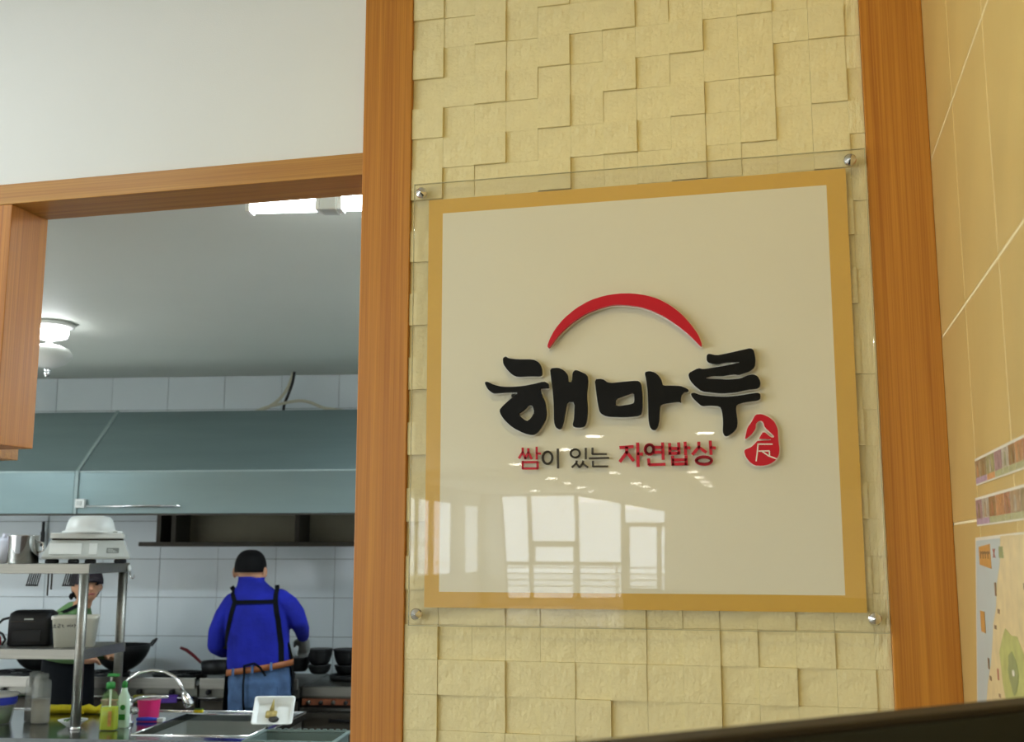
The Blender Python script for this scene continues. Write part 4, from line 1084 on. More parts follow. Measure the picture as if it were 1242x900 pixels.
# ================================================================== things on the sink worktop
def bottle(u, v, r, h, fill, m_fill, label):
    t = kthing('squeeze_bottle', label, 'bottle', u, v, CZ + .0005)
    m = MB(); m.lathe([(r * .9, 0), (r, .006), (r, h * .76), (r * .94, h * .82), (r * .66, h * .86), (r * .62, h * .87)], (0, 0, 0), 24); m.build('body', M_clearp, t)
    m = MB(); m.lathe([(r * .66, h * .872), (r * .68, h * .93), (r * .64, h * .965), (r * .2, h * .97), (r * .12, h)], (0, 0, 0), 20); m.build('cap', M_clearp, t)
    m = MB(); m.lathe([(r * .86, .004), (r * .95, .010), (r * .95, h * fill), (.002, h * fill + .001)], (0, 0, 0), 24); m.build('contents', m_fill, t)
bottle(-0.482, 2.20, .037, .235, .20, M_darksauce, 'left frosted squeeze bottle with dark seasoning at the bottom')
bottle(-0.418, 2.25, .042, .232, .47, M_brownsauce, 'right frosted squeeze bottle half full of brown sauce')
t = kthing('food_container', 'clear container with a blue band and pale lid at the left edge of the worktop', 'container', -0.615, 2.28, CZ + .0005)
m = MB(); m.lathe([(.065, 0), (.080, .08), (.082, .088)], (0, 0, 0), 28); m.build('body', M_clearp, t)
m = MB(); m.lathe([(.058, .004), (.072, .07), (.002, .072)], (0, 0, 0), 28); m.build('greens', M_leaf, t)
m = MB(); m.lathe([(.0825, .0885), (.088, .095), (.088, .118), (.082, .122)], (0, 0, 0), 28); m.build('blue_band', M_blue, t)
m = MB(); m.lathe([(.083, .1225), (.092, .128), (.092, .136), (.06, .142), (.005, .143)], (0, 0, 0), 28); m.build('lid', M_whitep, t)
t = kthing('yellow_tray', 'crumpled yellow rubber glove lying behind the white dish', 'glove', -0.42, 1.93, CZ + .0005)
rr = random.Random(11)
rings = []
for i in range(9):
    x = -.12 + i * .034
    ry, rz = .035 * (1 if i < 6 else .8) * rr.uniform(.8, 1.15), .020 * rr.uniform(.75, 1.25)
    rings.append([(x, ry * math.cos(2 * math.pi * k / 14), max(0, rz + rz * math.sin(2 * math.pi * k / 14))) for k in range(14)])
m = MB(); m.loft(rings); m.build('cuff_and_palm', M_yellow, t)
for i, (y, l) in enumerate(((-.03, .05), (-.012, .07), (.008, .072), (.026, .06), (-.045, .03))):
    x0 = .148 if i < 4 else .05
    m = MB(); m.tube([(x0, y * .8, .014), (x0 + l * .6, y, .013), (x0 + l, y * 1.1, .011)], [.011, .010, .007], 8); m.build('finger', M_yellow, t)
t.name = 'rubber_glove'
t = kthing('side_dish', 'small white dish of green vegetables beside the rack leg', 'dish', -0.222, 2.41 - .085, CZ + .0005)
m = MB(); m.lathe([(.026, 0), (.030, .004), (.062, .026), (.066, .030), (.062, .030), (.03, .010), (.004, .008)], (0, 0, 0), 28); m.build('dish', M_whitep, t)
rr = random.Random(4)
m = MB()
for i in range(26):
    a, r = rr.uniform(0, 6.28), rr.uniform(0, .045)
    c = Vector((r * math.cos(a), r * math.sin(a), .024 + (.045 - r) * .25))
    d = Vector((rr.uniform(-1, 1), rr.uniform(-1, 1), rr.uniform(-.1, .6))).normalized() * .018
    s_ = d.cross(Vector((0, 0, 1))).normalized() * .006
    m.add([c - d, c + s_ + Vector((0, 0, .003)), c + d, c - s_ + Vector((0, 0, .003)), c - Vector((0, 0, .004))], [(0, 1, 2, 3), (0, 4, 1), (1, 4, 2), (2, 4, 3), (3, 4, 0)])
o = m.build('greens', M_leaf, t); o['kind'] = 'stuff'
t = kthing('plastic_cup', 'dark pink plastic cup behind the dish soap', 'cup', -0.19, 2.02, CZ + .0005)
m = MB(); m.lathe([(.030, 0), (.038, .078), (.040, .080), (.036, .080), (.028, .005), (.004, .004)], (0, 0, 0), 24); m.build('body', M_pinkd, t)
m = MB(); m.lathe([(.0405, .074), (.0425, .076), (.0425, .081), (.0405, .082)], (0, 0, 0), 24); m.build('rim', M_pinkd, t)
# dish soap
M_soap = mat('green_soap', srgb(176, 180, 10), .15, vary=.03)
M_soapb = mat('clear_green_bottle', srgb(150, 195, 120), .12, vary=.02, alpha=.22)
t = kthing('soap_bottle', 'pump bottle of yellow-green dish soap in front of the rack', 'bottle', -0.008, 2.42, CZ + .0005)
m = MB(); m.loft([rrect(.036, .024, .014, 0), rrect(.040, .027, .016, .006), rrect(.037, .025, .016, .13), rrect(.030, .022, .014, .155), rrect(.014, .014, .010, .170), rrect(.013, .013, .010, .180)]); m.build('body', M_soapb, t)
m = MB(); m.loft([rrect(.034, .022, .012, .004), rrect(.037, .024, .014, .008), rrect(.035, .023, .014, .100), rrect(.034, .022, .014, .102)]); m.build('soap', M_soap, t)
m = MB(); m.lathe([(.020, .1803), (.020, .205), (.012, .210)], (0, 0, 0), 18); p = m.build('pump_collar', M_green, t)
m = MB(); m.lathe([(.005, .2103), (.005, .232)], (0, 0, 0), 10); m.build('pump_stem', M_whitep, p)
m = MB(); m.span((-.014, -.011, .2323), (.036, .011, .2455)); m.build('pump_head', M_green, p, bevel=.003)
MB().span((-.004, -.003, .012), (.004, .003, .1795)).build('dip_tube', M_whitep, t)
MB().span((.006, -.0295, .02), (.022, -.0275, .085)).build('label', mat('orange_brown_label', srgb(160, 110, 30), .4, vary=.3, vscale=40), t)
t = kthing('detergent_bottle', 'pale bottle with green print behind the dish soap', 'bottle', 0.020, 2.335, CZ + .0005)
m = MB(); m.loft([rrect(.022, .018, .010, 0), rrect(.025, .020, .012, .006), rrect(.024, .019, .012, .135), rrect(.012, .012, .009, .160), rrect(.011, .011, .008, .175)]); m.build('body', mat('pale_green_plastic', srgb(196, 222, 196), .3), t)
m = MB(); m.lathe([(.013, .1753), (.013, .195), (.006, .205), (.002, .206)], (0, 0, 0), 14); m.build('cap', M_green, t)
m = MB(); m.lathe([(.012, 0), (.012, .002)], (.004, -.0200, .09), 18, rot=Matrix.Rotation(R(90), 3, 'X')); m.build('printed_badge', M_green, t)
MB().span((-.014, -.0212, .035), (.016, -.0200, .06)).build('printed_label', M_green, t)
# tap
t = kthing('kitchen_tap', 'chrome kitchen tap with a high curved spout over the sink', 'faucet', 0.0, 2.25, CZ + .0005)
m = MB(); m.lathe([(.030, 0), (.031, .012), (.024, .02), (.022, .06), (.026, .075), (.026, .10), (.020, .118), (.006, .122)], (0, 0, 0), 24); m.build('body', M_chrome, t)
P = [(-.028, 0, .10), (-.030, 0, .13), (-.022, 0, .17), (.0, 0, .205), (.05, 0, .232), (.11, 0, .244), (.17, 0, .238), (.22, 0, .215), (.25, 0, .175), (.268, 0, .14)]
m = MB(); m.tube([(-.018, 0, .02), (-.030, 0, .05)] + P, .0085, 12); m.build('spout', M_chrome, t)
d = Vector((.45, 0, -.9)).normalized()
m = MB(); q = Vector((.264, 0, .150)); m.tube([q, q + d * .018, q + d * .03, q + d * .065, q + d * .075], [.011, .017, .021, .024, .017], 14); m.build('spray_head', M_chrome, t)
m = MB(); m.tube([(.02, 0, .102), (.06, -.01, .122), (.12, -.015, .128), (.20, -.02, .128)], [.010, .008, .007, .007], 10); m.build('lever', M_chrome, t)
m = MB(); m.lathe([(.016, 0), (.018, .018), (.010, .026)], (.03, -.012, .06), 14, rot=Matrix.Rotation(R(70), 3, 'Y')); m.build('valve_knob', M_chrome, t)
t = kthing('lidded_tub', 'bright pink plastic tub with a clear white lid beside the tap', 'tub', 0.012, 2.03, CZ + .0005)
m = MB(); m.lathe([(.045, 0), (.047, .004), (.054, .082), (.0545, .086)], (0, 0, 0), 30); m.build('body', M_pink, t)
m = MB(); m.lathe([(.0605, .0863), (.0615, .094), (.058, .100), (.05, .098), (.005, .098)], (0, 0, 0), 30); m.build('lid', M_clearp, t)
t = kthing('blue_brush', 'blue-handled brush lying in front of the pink tub', 'brush', 0.06, 2.16, CZ + .0005)
m = MB(); m.tube([(-.05, 0, .010), (0, .0, .012), (.05, .004, .010)], [.009, .010, .008], 10); m.build('handle', M_blue, t)
MB().span((.052, -.014, .002), (.082, .020, .018)).build('bristles', M_whitep, t, bevel=.002)
t = kthing('yellow_sponge', 'yellow sponge on the back rim of the sink under the tap spout', 'sponge', 0.19, 1.845, CZ + .0005)
MB().span((-.022, -.012, 0), (.022, .012, .014)).build('foam', M_yellow, t, bevel=.004)
MB().span((-.022, -.012, .0143), (.022, .012, .018)).build('scouring_layer', M_leaf, t, bevel=.001)
# white polystyrene tray leaning on the sink rim
t = kthing('foam_tray', 'white square tray tipped up on the right rim of the sink', 'tray', 0.685, 2.22, CZ + .052)
t.rotation_euler = (R(48), 0, KROT + R(8))
m = MB()
m.loft([rrect(.076, .058, .008, .0), rrect(.093, .075, .012, .028), rrect(.093, .075, .012, .030), rrect(.086, .069, .010, .029), rrect(.073, .055, .008, .004)]); m.build('tray_body', M_whitep, t)
m = MB(); m.loft([rrect(.020, .014, .004, .005), rrect(.026, .018, .005, .014), rrect(.02, .014, .004, .022)]); o = m.build('food_scrap', mat('straw_brown', srgb(176, 156, 92), .7, vary=.3, vscale=60), t); o.location = (-.01, -.012, 0)
m = MB(); m.tube([(-.01, 0, .012), (-.008, .03, .016), (-.006, .062, .024)], [.012, .008, .002], 8); m.build('stalk', mat('dry_stalk', srgb(150, 132, 70), .7, vary=.25, vscale=60), t)
m = MB(); m.lathe([(.004, .006), (.016, .010), (.014, .018), (.004, .022)], (.004, -.036, 0), 12, sx=1.5); m.build('dark_cap', M_darksauce, t)
# grey crate on a low trolley, nearer the opening
t = kthing('steel_trolley', 'low steel trolley under the grey crate', 'trolley', 1.05, 3.12, 0)
MB().span((-.26, -.20, .80), (.26, .20, .83)).build('top', M_steel, t, bevel=.004)
for x in (-.23, .23):
    for y in (-.17, .17): MB().lathe([(.015, 0), (.015, .7995)], (x, y, 0), 10).build('leg', M_steel, t)
t = kthing('plastic_crate', 'grey-green plastic crate at the bottom edge below the oak post', 'crate', 1.045, 3.10, .8305)
w, d_, h = .165, .125, .128
for nm, a, c in (('side_wall', (-w, -d_, .006), (-w + .008, d_, h)), ('side_wall', (w - .008, -d_, .006), (w, d_, h)), ('end_wall', (-w + .008, -d_, .006), (w - .008, -d_ + .008, h)), ('end_wall', (-w + .008, d_ - .008, .006), (w - .008, d_, h))):
    MB().span(a, c).build(nm, M_crate, t)
MB().span((-w, -d_, 0), (w, d_, .0055)).build('bottom', M_crate, t)
m = MB()
m.prism([[(-w - .012, -d_ - .012), (w + .012, -d_ - .012), (w + .012, d_ + .012), (-w - .012, d_ + .012)], [(-w + .006, -d_ + .006), (w - .006, -d_ + .006), (w - .006, d_ - .006), (-w + .006, d_ - .006)]], lambda a, c, q: (a, c, q), h + .0003, h + .010)
m.build('rim', M_crate, t, bevel=.003)
for i in range(12): MB().span((-w + .02 + i * .026, d_ - .002, h + .0105), (-w + .034 + i * .026, d_ + .008, h + .015)).build('rim_rib', M_crate, t)

# ================================================================== people
M_skin = mat('skin', srgb(196, 146, 112), .5, vary=.05, sss=.1)
M_blueshirt = mat('royal_blue_fleece', srgb(18, 30, 150), .9, vary=.2, vscale=9, bump=.012, bscale=9)
M_jeans = mat('washed_denim', srgb(72, 100, 138), .85, vary=.42, vscale=9, bump=.002, bscale=30)
M_hair = mat('black_hair', srgb(9, 8, 8), .7, spec=.2, vary=.2, vscale=60, bump=.002, bscale=160)
M_apron = mat('black_apron_cloth', srgb(12, 15, 18), .9, spec=.2, vary=.12)
M_belt = mat('brown_leather', srgb(160, 96, 52), .45, vary=.15, vscale=20)
M_greenshirt = mat('green_fleece', srgb(98, 134, 84), .85, vary=.1, vscale=10, bump=.002, bscale=20)
M_cap = mat('dark_plum_cap', srgb(50, 42, 48), .8, vary=.08)
M_glove = mat('grey_work_glove', srgb(120, 122, 118), .8, vary=.1)
M_shoe = mat('black_rubber_shoe', srgb(24, 24, 26), .6)
M_lip = mat('lip', srgb(160, 84, 78), .5)
M_eye = mat('eye_dark', srgb(24, 18, 16), .2)

class Body:
    """solid pieces fused into one continuous skin; each face takes the cloth of its nearest piece"""
    def __init__(self): self.b, self.s = MB(), []
    def limb(self, pts, rs, m, seg=16):
        P = [Vector(p) for p in pts]
        # fine samples with rounded ends
        Q, q = [], []
        for i in range(len(P) - 1):
            for k in range(6):
                f = k / 6
                Q.append(P[i].lerp(P[i + 1], f)); q.append(rs[i] * (1 - f) + rs[i + 1] * f)
        Q.append(P[-1]); q.append(rs[-1])
        a, e = (Q[0] - Q[1]).normalized(), (Q[-1] - Q[-2]).normalized()
        head = [(Q[0] + a * q[0] * math.sin(t_), q[0] * math.cos(t_)) for t_ in (R(80), R(50), R(25))]
        tail = [(Q[-1] + e * q[-1] * math.sin(t_), q[-1] * math.cos(t_)) for t_ in (R(25), R(50), R(80))]
        al = head + list(zip(Q, q)) + tail
        self.b.tube([p for p, _ in al], [r for _, r in al], seg)
        self.s += [(p, r, m) for p, r in zip(Q, q)]
        return self
    def torso(self, rings, m, seg=28):
        R_ = []
        for z, cx, cy, rx, ry in rings:
            R_.append([(cx + rx * math.copysign(abs(math.cos(t_)) ** .85, math.cos(t_)), cy + ry * math.copysign(abs(math.sin(t_)) ** .85, math.sin(t_)), z) for t_ in [2 * math.pi * k / seg for k in range(seg)]])
            mm = m(z) if callable(m) else m
            for k in (-.6, -.2, .2, .6): self.s.append((Vector((cx + rx * k, cy, z)), min(rx * .55, ry), mm))
        self.b.loft(R_)
        return self
    def ball(self, c, r, m, seg=18):
        prof = [(math.cos(R(a)), math.sin(R(a))) for a in range(-90, 91, 15)]
        n = MB(); n.lathe(prof, (0, 0, 0), seg)
        c = Vector(c)
        self.b.add([(c.x + v[0] * r[0], c.y + v[1] * r[1], c.z + v[2] * r[2]) for v in n.v], n.f, 0, True)
        self.s.append((c, min(r), m))
        return self
    def hand(self, wrist, d, n, m, size=1.0, curl=.5, side=1):
        """palm and five bent fingers; d along the hand, n out of the palm"""
        w, d, n = Vector(wrist), Vector(d).normalized(), Vector(n).normalized()
        x = d.cross(n).normalized() * side
        self.limb([w, w + d * .045 * size, w + d * .085 * size], [.030 * size, .036 * size, .034 * size], m, 12)
        for i, l in enumerate((.068, .078, .072, .056)):
            o = w + d * .085 * size + x * (.030 - .020 * i) * size
            a = o + (d * (1 - curl * .3) + n * curl * .5).normalized() * l * .5 * size
            c = a + (d * (1 - curl) + n * curl * 1.4).normalized() * l * .5 * size
            self.limb([o - d * .02, o, a, c], [.0105 * size, .0100 * size, .0092 * size, .0080 * size], m, 8)
        o = w + d * .03 * size + x * .030 * size
        a = o + (d + x * .9 + n * .3).normalized() * .035 * size
        self.limb([o, a, a + (d + n * .7).normalized() * .030 * size], [.013 * size, .0115 * size, .0095 * size], m, 8)
        return self
    def build(self, name, parent, mats, voxel=.009, rule=None):
        o = self.b.build(name, list(mats), parent)
        md = o.modifiers.new('fuse', 'REMESH'); md.mode = 'VOXEL'; md.voxel_size = voxel; md.use_smooth_shade = True
        sm = o.modifiers.new('smooth', 'SMOOTH'); sm.factor = .5; sm.iterations = 3
        dg = bpy.context.evaluated_depsgraph_get()
        me = bpy.data.meshes.new_from_object(o.evaluated_get(dg))
        o.modifiers.clear()
        o.data = me
        me.materials.clear()
        for m in mats: me.materials.append(m)
        idx = {m.name: i for i, m in enumerate(mats)}
        S = [(p, r, idx[m.name]) for p, r, m in self.s]
        from mathutils.kdtree import KDTree
        for p in me.polygons:
            c = p.center
            best, bi = 1e9, 0
            for q, r, i in S:
                dd = (c - q).length_squared
                if dd > .25: continue
                dd = math.sqrt(dd) - r
                if dd < best: best, bi = dd, i
            if rule:
                r_ = rule(c, mats[bi])
                bi = idx[r_.name]
            p.material_index = bi
            p.use_smooth = True
        return o
def ribbon(name, bvh, pts, w, m_, parent, t=.004, front=False, lift=.004):
    """a cloth strap laid on the body, following its surface"""
    P = []
    for i in range(len(pts) - 1):
        for k in range(6): P.append(Vector(pts[i]).lerp(Vector(pts[i + 1]), k / 6))
    P.append(Vector(pts[-1]))
    b = MB()
    rows = []
    sgn = 1 if front else -1
    for i, p in enumerate(P):
        tn = (P[min(i + 1, len(P) - 1)] - P[max(i - 1, 0)]).normalized()
        nn = Vector((-tn.y, tn.x)) * w / 2
        row = []
        for q in (p + nn, p - nn):
            h = bvh.ray_cast(Vector((q.x, sgn * 1.0, q.y)), Vector((0, -sgn, 0)))
            y = h[0].y if h[0] else (rows[-1][0].y - sgn * lift if rows else 0)
            row.append(Vector((q.x, y + sgn * lift, q.y)))
        ym = (row[0].y + row[1].y) / 2
        for r in row: r.y = r.y * .6 + ym * .4
        rows.append(row)
    rings = [[r[0], r[1], r[1] + Vector((0, sgn * t, 0)), r[0] + Vector((0, sgn * t, 0))] for r in rows]
    b.loft(rings, smooth=False)
    return b.build(name, m_, parent)

# ---- the man at the stove, seen from behind (local +y is the wall he faces)
man = kthing('person', 'person in a blue top, apron straps and jeans at the stove, seen from behind', 'person', 0.19, .92, 0)
B = Body()
B.torso([(.78, .02, 0, .165, .105), (.84, .02, 0, .180, .118), (.92, .018, -.004, .183, .122), (.985, .014, 0, .176, .115)], M_jeans)
B.torso([(.99, .010, 0, .184, .122), (1.04, .006, .0, .184, .124), (1.12, .0, .0, .180, .122), (1.22, -.008, .0, .185, .122), (1.31, -.016, .004, .190, .118), (1.37, -.022, .008, .178, .105), (1.42, -.030, .012, .140, .088), (1.455, -.045, .014, .098, .074), (1.485, -.058, .016, .074, .066), (1.515, -.064, .018, .068, .062)], M_blueshirt)
B.limb([(-.064, .02, 1.49), (-.072, .028, 1.55)], [.056, .055], M_skin)
B.ball((-.076, .045, 1.560), (.076, .092, .100), M_skin)
B.ball((-.076, .070, 1.515), (.056, .062, .055), M_skin)                 # jaw
B.limb([(-.080, .135, 1.565), (-.080, .150, 1.540)], [.010, .014], M_skin, 8)  # nose
for s_ in (-1, 1):
    B.ball((-.076 + s_ * .090, .030, 1.536), (.015, .022, .034), M_skin, 12)    # ear
B.limb([(-.160, .005, 1.360), (-.206, -.004, 1.285), (-.240, -.010, 1.20), (-.250, .0, 1.120)], [.062, .060, .056, .053], M_blueshirt)
B.limb([(-.250, .0, 1.120), (-.245, .10, 1.085), (-.232, .19, 1.075)], [.053, .047, .040], M_blueshirt)
B.limb([(-.232, .19, 1.075), (-.225, .23, 1.072)], [.030, .028], M_glove, 12)
B.hand((-.225, .23, 1.072), (.25, 1, -.1), (.2, .1, -1), M_glove, 1.0, .6, -1)
B.limb([(.115, .010, 1.385), (.170, .0, 1.35), (.212, .004, 1.30), (.228, .012, 1.258)], [.060, .060, .056, .052], M_blueshirt)
B.limb([(.228, .012, 1.258), (.228, .09, 1.21), (.215, .17, 1.165)], [.052, .046, .038], M_blueshirt)
B.limb([(.215, .17, 1.165), (.205, .21, 1.145)], [.030, .028], M_glove, 12)
B.hand((.205, .21, 1.145), (-.1, .8, -.6), (-.3, -.6, -.8), M_glove, 1.0, .6, 1)
for s_ in (-1, 1):
    B.limb([(.02 + s_ * .090, 0, .84), (.02 + s_ * .098, .006, .66), (.02 + s_ * .10, .012, .50), (.02 + s_ * .10, .0, .28), (.02 + s_ * .10, -.01, .12)], [.096, .086, .066, .060, .052], M_jeans)
    B.limb([(.02 + s_ * .10, -.03, .055), (.02 + s_ * .105, .06, .045), (.02 + s_ * .112, .15, .034)], [.048, .046, .034], M_shoe)
def man_rule(c, m):
    if m is M_skin or m is M_blueshirt:
        if c.z > 1.40 and abs(c.x + .07) < .12: return M_skin if c.z > 1.506 else M_blueshirt
    if (m is M_blueshirt or m is M_jeans) and abs(c.x - .014) < .2 and .85 < c.z < 1.09 and c.y < .14: return M_blueshirt if c.z > .998 + .16 * (c.x - .014) else M_jeans
    return m
body = B.build('body', man, [M_jeans, M_blueshirt, M_skin, M_glove, M_shoe], .008, man_rule)
bvh = BVHTree.FromObject(body, bpy.context.evaluated_depsgraph_get())
# hair: a shell over the skull, higher in front
def hair_shell(c, r, keep, name, m_, parent, seg=32, sq=1.0):
    b = MB()
    rows = []
    for a in range(90, -61, -6):
        rows.append([(c[0] + r[0] * math.cos(R(a)) ** sq * math.cos(2 * math.pi * k / seg), c[1] + r[1] * math.cos(R(a)) ** sq * math.sin(2 * math.pi * k / seg), c[2] + r[2] * math.sin(R(a))) for k in range(seg)])
    fs = []
    vs = [p for w_ in rows for p in w_]
    for i in range(len(rows) - 1):
        for k in range(seg):
            k2 = (k + 1) % seg
            f = (i * seg + k, i * seg + k2, (i + 1) * seg + k2, (i + 1) * seg + k)
            if keep(sum((Vector(vs[j]) for j in f), Vector()) / 4 - Vector(c)): fs.append(f)
    b.add(vs, fs, 0, True)
    o = b.build(name, m_, parent)
    bm = bmesh.new(); bm.from_mesh(o.data)
    bmesh.ops.delete(bm, geom=[v for v in bm.verts if not v.link_faces], context='VERTS')
    bm.to_mesh(o.data); bm.free()
    s_ = o.modifiers.new('thick', 'SOLIDIFY'); s_.thickness = .008; s_.offset = -1
    return o
hair_shell((-.076, .040, 1.560), (.092, .108, .108), lambda d: d.z > (-.018 if d.y < .02 else -.01 + (d.y - .02) * .75) and not (abs(d.x) > .078 and d.z < .005 and d.y > -.03), 'hair', M_hair, man, sq=.72)
m = MB()
rg = lambda z, rx, ry, cx: [(cx + rx * math.cos(2 * math.pi * k / 28), .018 + ry * math.sin(2 * math.pi * k / 28), z) for k in range(28)]
m.loft([rg(1.462, .086, .072, -.058), rg(1.490, .076, .068, -.062), rg(1.512, .072, .066, -.066), rg(1.514, .066, .060, -.066), rg(1.49, .066, .058, -.062)], cap=False)
m.build('collar', M_blueshirt, man)
# belt, a sloping leather band
def band(name, zc, tilt, cx, rx, ry, h, m_, parent, cy=0):
    b = MB(); seg = 40
    ring = lambda z, e: [(cx + (rx + e) * math.copysign(abs(math.cos(t_)) ** .85, math.cos(t_)), cy + (ry + e) * math.copysign(abs(math.sin(t_)) ** .85, math.sin(t_)), zc + z + tilt * (rx + e) * math.cos(t_)) for t_ in [2 * math.pi * k / seg for k in range(seg)]]
    b.loft([ring(-h / 2, 0), ring(-h / 2, .006), ring(h / 2, .006), ring(h / 2, 0)], cap=False)
    return b.build(name, m_, parent)
bl = band('belt', .998, .16, .014, .186, .127, .034, M_belt, man)
for x in (-.10, .012, .12):
    z = .998 + .16 * (x - .014)
    MB().box((x, -.134, z), (.014, .008, .046)).build('belt_loop', M_jeans, bl, bevel=.002)
# apron: straps over the back, cross strap, ties and the front panel
X = lambda px: .114 + (px - 300) * .00498 - .19
Z = lambda py: 1.667 - (py - 667) * .0047
ap = ribbon('apron_strap', bvh, [(X(281), Z(712)), (X(285), Z(719)), (X(291), Z(730)), (X(287), Z(750)), (X(280), Z(780)), (X(277), Z(800))], .026, M_apron, man)
ribbon('apron_strap', bvh, [(X(335.5), Z(710)), (X(338), Z(729)), (X(343), Z(752)), (X(346.5), Z(780)), (X(348), Z(802))], .026, M_apron, man)
ribbon('apron_cross_strap', bvh, [(X(290), Z(730.5)), (X(314), Z(730)), (X(339), Z(729.5))], .022, M_apron, man, lift=.006)
ribbon('apron_tie', bvh, [(X(308.5), Z(804)), (X(308), Z(830)), (X(308), Z(869))], .012, M_apron, man, lift=.016)
ribbon('apron_tie', bvh, [(X(309), Z(805)), (X(320), Z(802)), (X(327), Z(807)), (X(333), Z(817))], .012, M_apron, man, lift=.016)
m = MB(); rows = []
for z, rx, ry in ((1.34, .10, .128), (1.2, .15, .142), (1.06, .190, .140), (.95, .200, .142), (.8, .206, .143), (.62, .210, .143), (.50, .212, .143)):
    rows.append([(.012 + rx * math.sin(R(a)), ry * math.cos(R(a)), z) for a in range(-96, 97, 12)])
n = len(rows[0])
m.add([p for r_ in rows for p in r_], [(i * n + k, i * n + k + 1, (i + 1) * n + k + 1, (i + 1) * n + k) for i in range(len(rows) - 1) for k in range(n - 1)], 0, True)
o = m.build('apron_front', M_apron, man)
sd = o.modifiers.new('thick', 'SOLIDIFY'); sd.thickness = .004
for s_ in (-1, 1):                                                     # back pockets
    x = .02 + s_ * .085
    h_ = [bvh.ray_cast(Vector((x + a, -1, z)), Vector((0, 1, 0)))[0] for a, z in ((-.05, .90), (.05, .90), (.05, .81), (0, .79), (-.05, .81))]
    if all(h_):
        m = MB(); m.add([p - Vector((0, .004, 0)) for p in h_] + [p + Vector((0, .004, 0)) for p in h_], [(0, 1, 2, 3, 4), (9, 8, 7, 6, 5)] + [(i, (i + 1) % 5, 5 + (i + 1) % 5, 5 + i) for i in range(5)]); m.build('back_pocket', M_jeans, man)

# ---- the cook behind the rack, face turned towards the hall
wom = kthing('person', 'person in a dark cap and green top behind the rack, looking right', 'person', -0.825, 1.02, 0)
FD = Vector((.70, -.71, 0)).normalized()                                # where the face points
FS = Vector((-FD.y, FD.x, 0))
def F(f, s_, z): return (.012 + FD.x * f + FS.x * s_, FD.y * f + FS.y * s_, z)
B = Body()
B.torso([(.74, -.075, 0, .11, .14), (.86, -.075, 0, .12, .155), (.96, -.075, 0, .11, .138)], M_apron)
B.torso([(.965, -.075, 0, .118, .140), (1.08, -.078, 0, .120, .145), (1.18, -.078, 0, .122, .155), (1.26, -.075, 0, .112, .150), (1.31, -.065, 0, .092, .115), (1.345, -.045, 0, .072, .078), (1.37, -.025, 0, .056, .056)], M_greenshirt)
B.limb([(-.005, 0, 1.35), (.008, -.004, 1.41)], [.045, .046], M_skin)
B.ball((.010, 0, 1.465), (.074, .078, .096), M_skin)
B.ball(F(.026, 0, 1.415), (.048, .050, .048), M_skin)                   # jaw
B.limb([F(.076, 0, 1.462), F(.088, 0, 1.443)], [.008, .011], M_skin, 8) # nose
for s_ in (-1, 1): B.ball(F(-.004, s_ * .076, 1.452), (.016, .016, .028), M_skin, 10)
B.limb([(-.080, -.135, 1.265), (-.105, -.165, 1.18), (-.100, -.175, 1.095)], [.056, .052, .047], M_greenshirt)
B.limb([(-.100, -.175, 1.095), (-.02, -.155, 1.075), (.04, -.11, 1.06)], [.046, .042, .034], M_greenshirt)
B.hand((.04, -.11, 1.06), (.6, .8, -.1), (0, .2, -1), M_skin, .92, .5, 1)
B.limb([(-.080, .135, 1.265), (-.100, .165, 1.18), (-.095, .175, 1.095)], [.056, .052, .047], M_greenshirt)
B.limb([(-.095, .175, 1.095), (.0, .175, 1.075), (.07, .16, 1.06)], [.046, .042, .034], M_greenshirt)
B.hand((.07, .16, 1.06), (.9, -.3, -.1), (0, -.2, -1), M_skin, .92, .5, -1)
for s_ in (-1, 1):
    B.limb([(-.075, s_ * .075, .80), (-.070, s_ * .08, .62), (-.065, s_ * .08, .46), (-.075, s_ * .08, .26), (-.085, s_ * .08, .11)], [.09, .076, .06, .054, .045], M_apron)
    B.limb([(-.10, s_ * .08, .05), (-.02, s_ * .085, .042), (.06, s_ * .09, .032)], [.042, .042, .03], M_shoe)
body2 = B.build('body', wom, [M_greenshirt, M_apron, M_skin, M_shoe], .0075)
bvh2 = BVHTree.FromObject(body2, bpy.context.evaluated_depsgraph_get())
hair_shell((.006, .004, 1.462), (.084, .088, .104), lambda d: d.z > -.075 and (d.dot(FD) < -.008 or d.z > .050), 'hair', M_hair, wom)
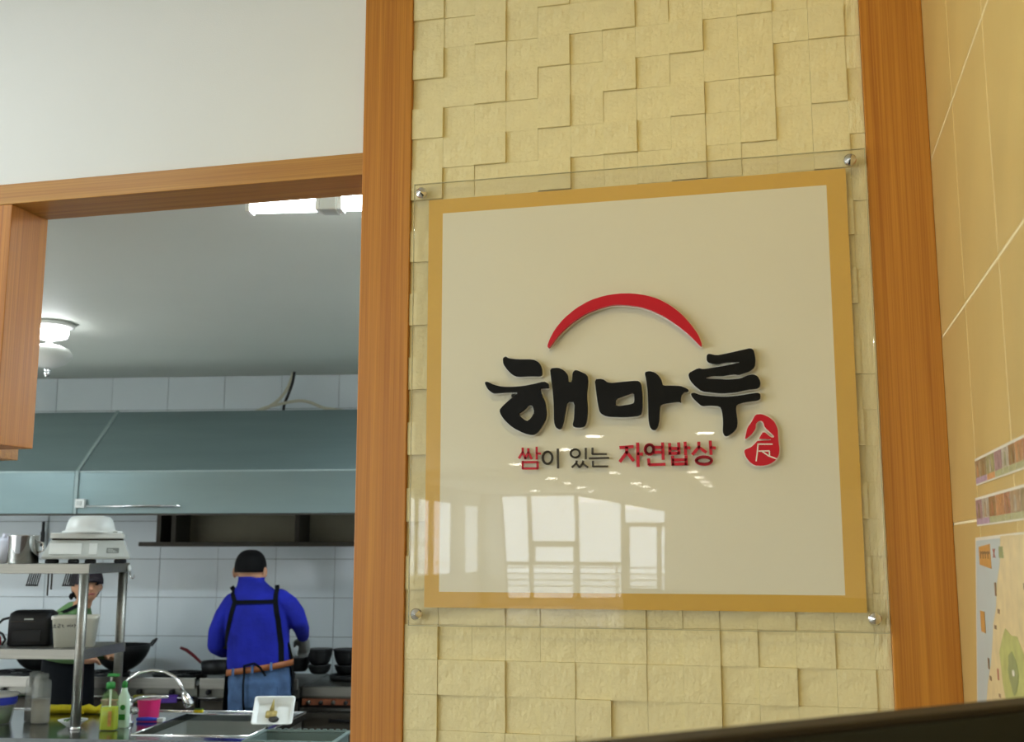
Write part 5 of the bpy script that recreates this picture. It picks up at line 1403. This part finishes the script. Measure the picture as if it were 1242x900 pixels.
hair_shell((.004, .004, 1.480), (.094, .098, .100), lambda d: d.z > -.004 - .10 * d.dot(FD) * -1 - .01, 'cap', M_cap, wom)
m = MB(); m.loft([[F(.088 + .0, s_ * .055, z) for s_, z in ((-1, 1.500), (-.5, 1.508), (0, 1.512), (.5, 1.508), (1, 1.500), (1, 1.494), (.5, 1.502), (0, 1.506), (-.5, 1.502), (-1, 1.494))], [F(.125, s_ * .04, z - .012) for s_, z in ((-1, 1.500), (-.5, 1.506), (0, 1.508), (.5, 1.506), (1, 1.500), (1, 1.496), (.5, 1.502), (0, 1.504), (-.5, 1.502), (-1, 1.496))]]); m.build('cap_peak', M_cap, wom)
m = MB(); m.lathe([(.004, -.02), (.012, -.010), (.015, .0), (.011, .012), (.004, .02)], (-.066, -.030, 1.400), 14); m.build('hair_bun', M_hair, wom)
for s_ in (-1, 1):
    n_ = MB(); n_.lathe([(.001, -.004), (.010, -.002), (.010, .002), (.001, .004)], F(.0705, s_ * .030, 1.468), 10); n_.build('eye', M_eye, wom)
    MB().tube([F(.070, s_ * .016, 1.486), F(.070, s_ * .030, 1.490), F(.062, s_ * .044, 1.485)], .003, 6).build('eyebrow', M_hair, wom)
MB().tube([F(.070, -.020, 1.414), F(.077, 0, 1.415), F(.070, .020, 1.414)], .0055, 8).build('mouth', M_lip, wom)
ribbon('apron_strap', bvh2, [(.0, 1.352), (-.03, 1.335), (-.07, 1.310), (-.105, 1.27), (-.125, 1.21), (-.13, 1.10)], .022, M_apron, wom)
m = MB(); rows = []
for z, rx, ry in ((1.07, .135, .165), (1.0, .138, .168), (.9, .142, .172), (.75, .148, .178), (.55, .155, .185)):
    rows.append([(-.075 + rx * math.sin(R(a)), -ry * math.cos(R(a)), z) for a in range(-180, 181, 12)])
n = len(rows[0])
m.add([p for r_ in rows for p in r_], [(i * n + k, i * n + k + 1, (i + 1) * n + k + 1, (i + 1) * n + k) for i in range(len(rows) - 1) for k in range(n - 1)], 0, True)
o = m.build('apron_skirt', M_apron, wom)
sd = o.modifiers.new('thick', 'SOLIDIFY'); sd.thickness = .004
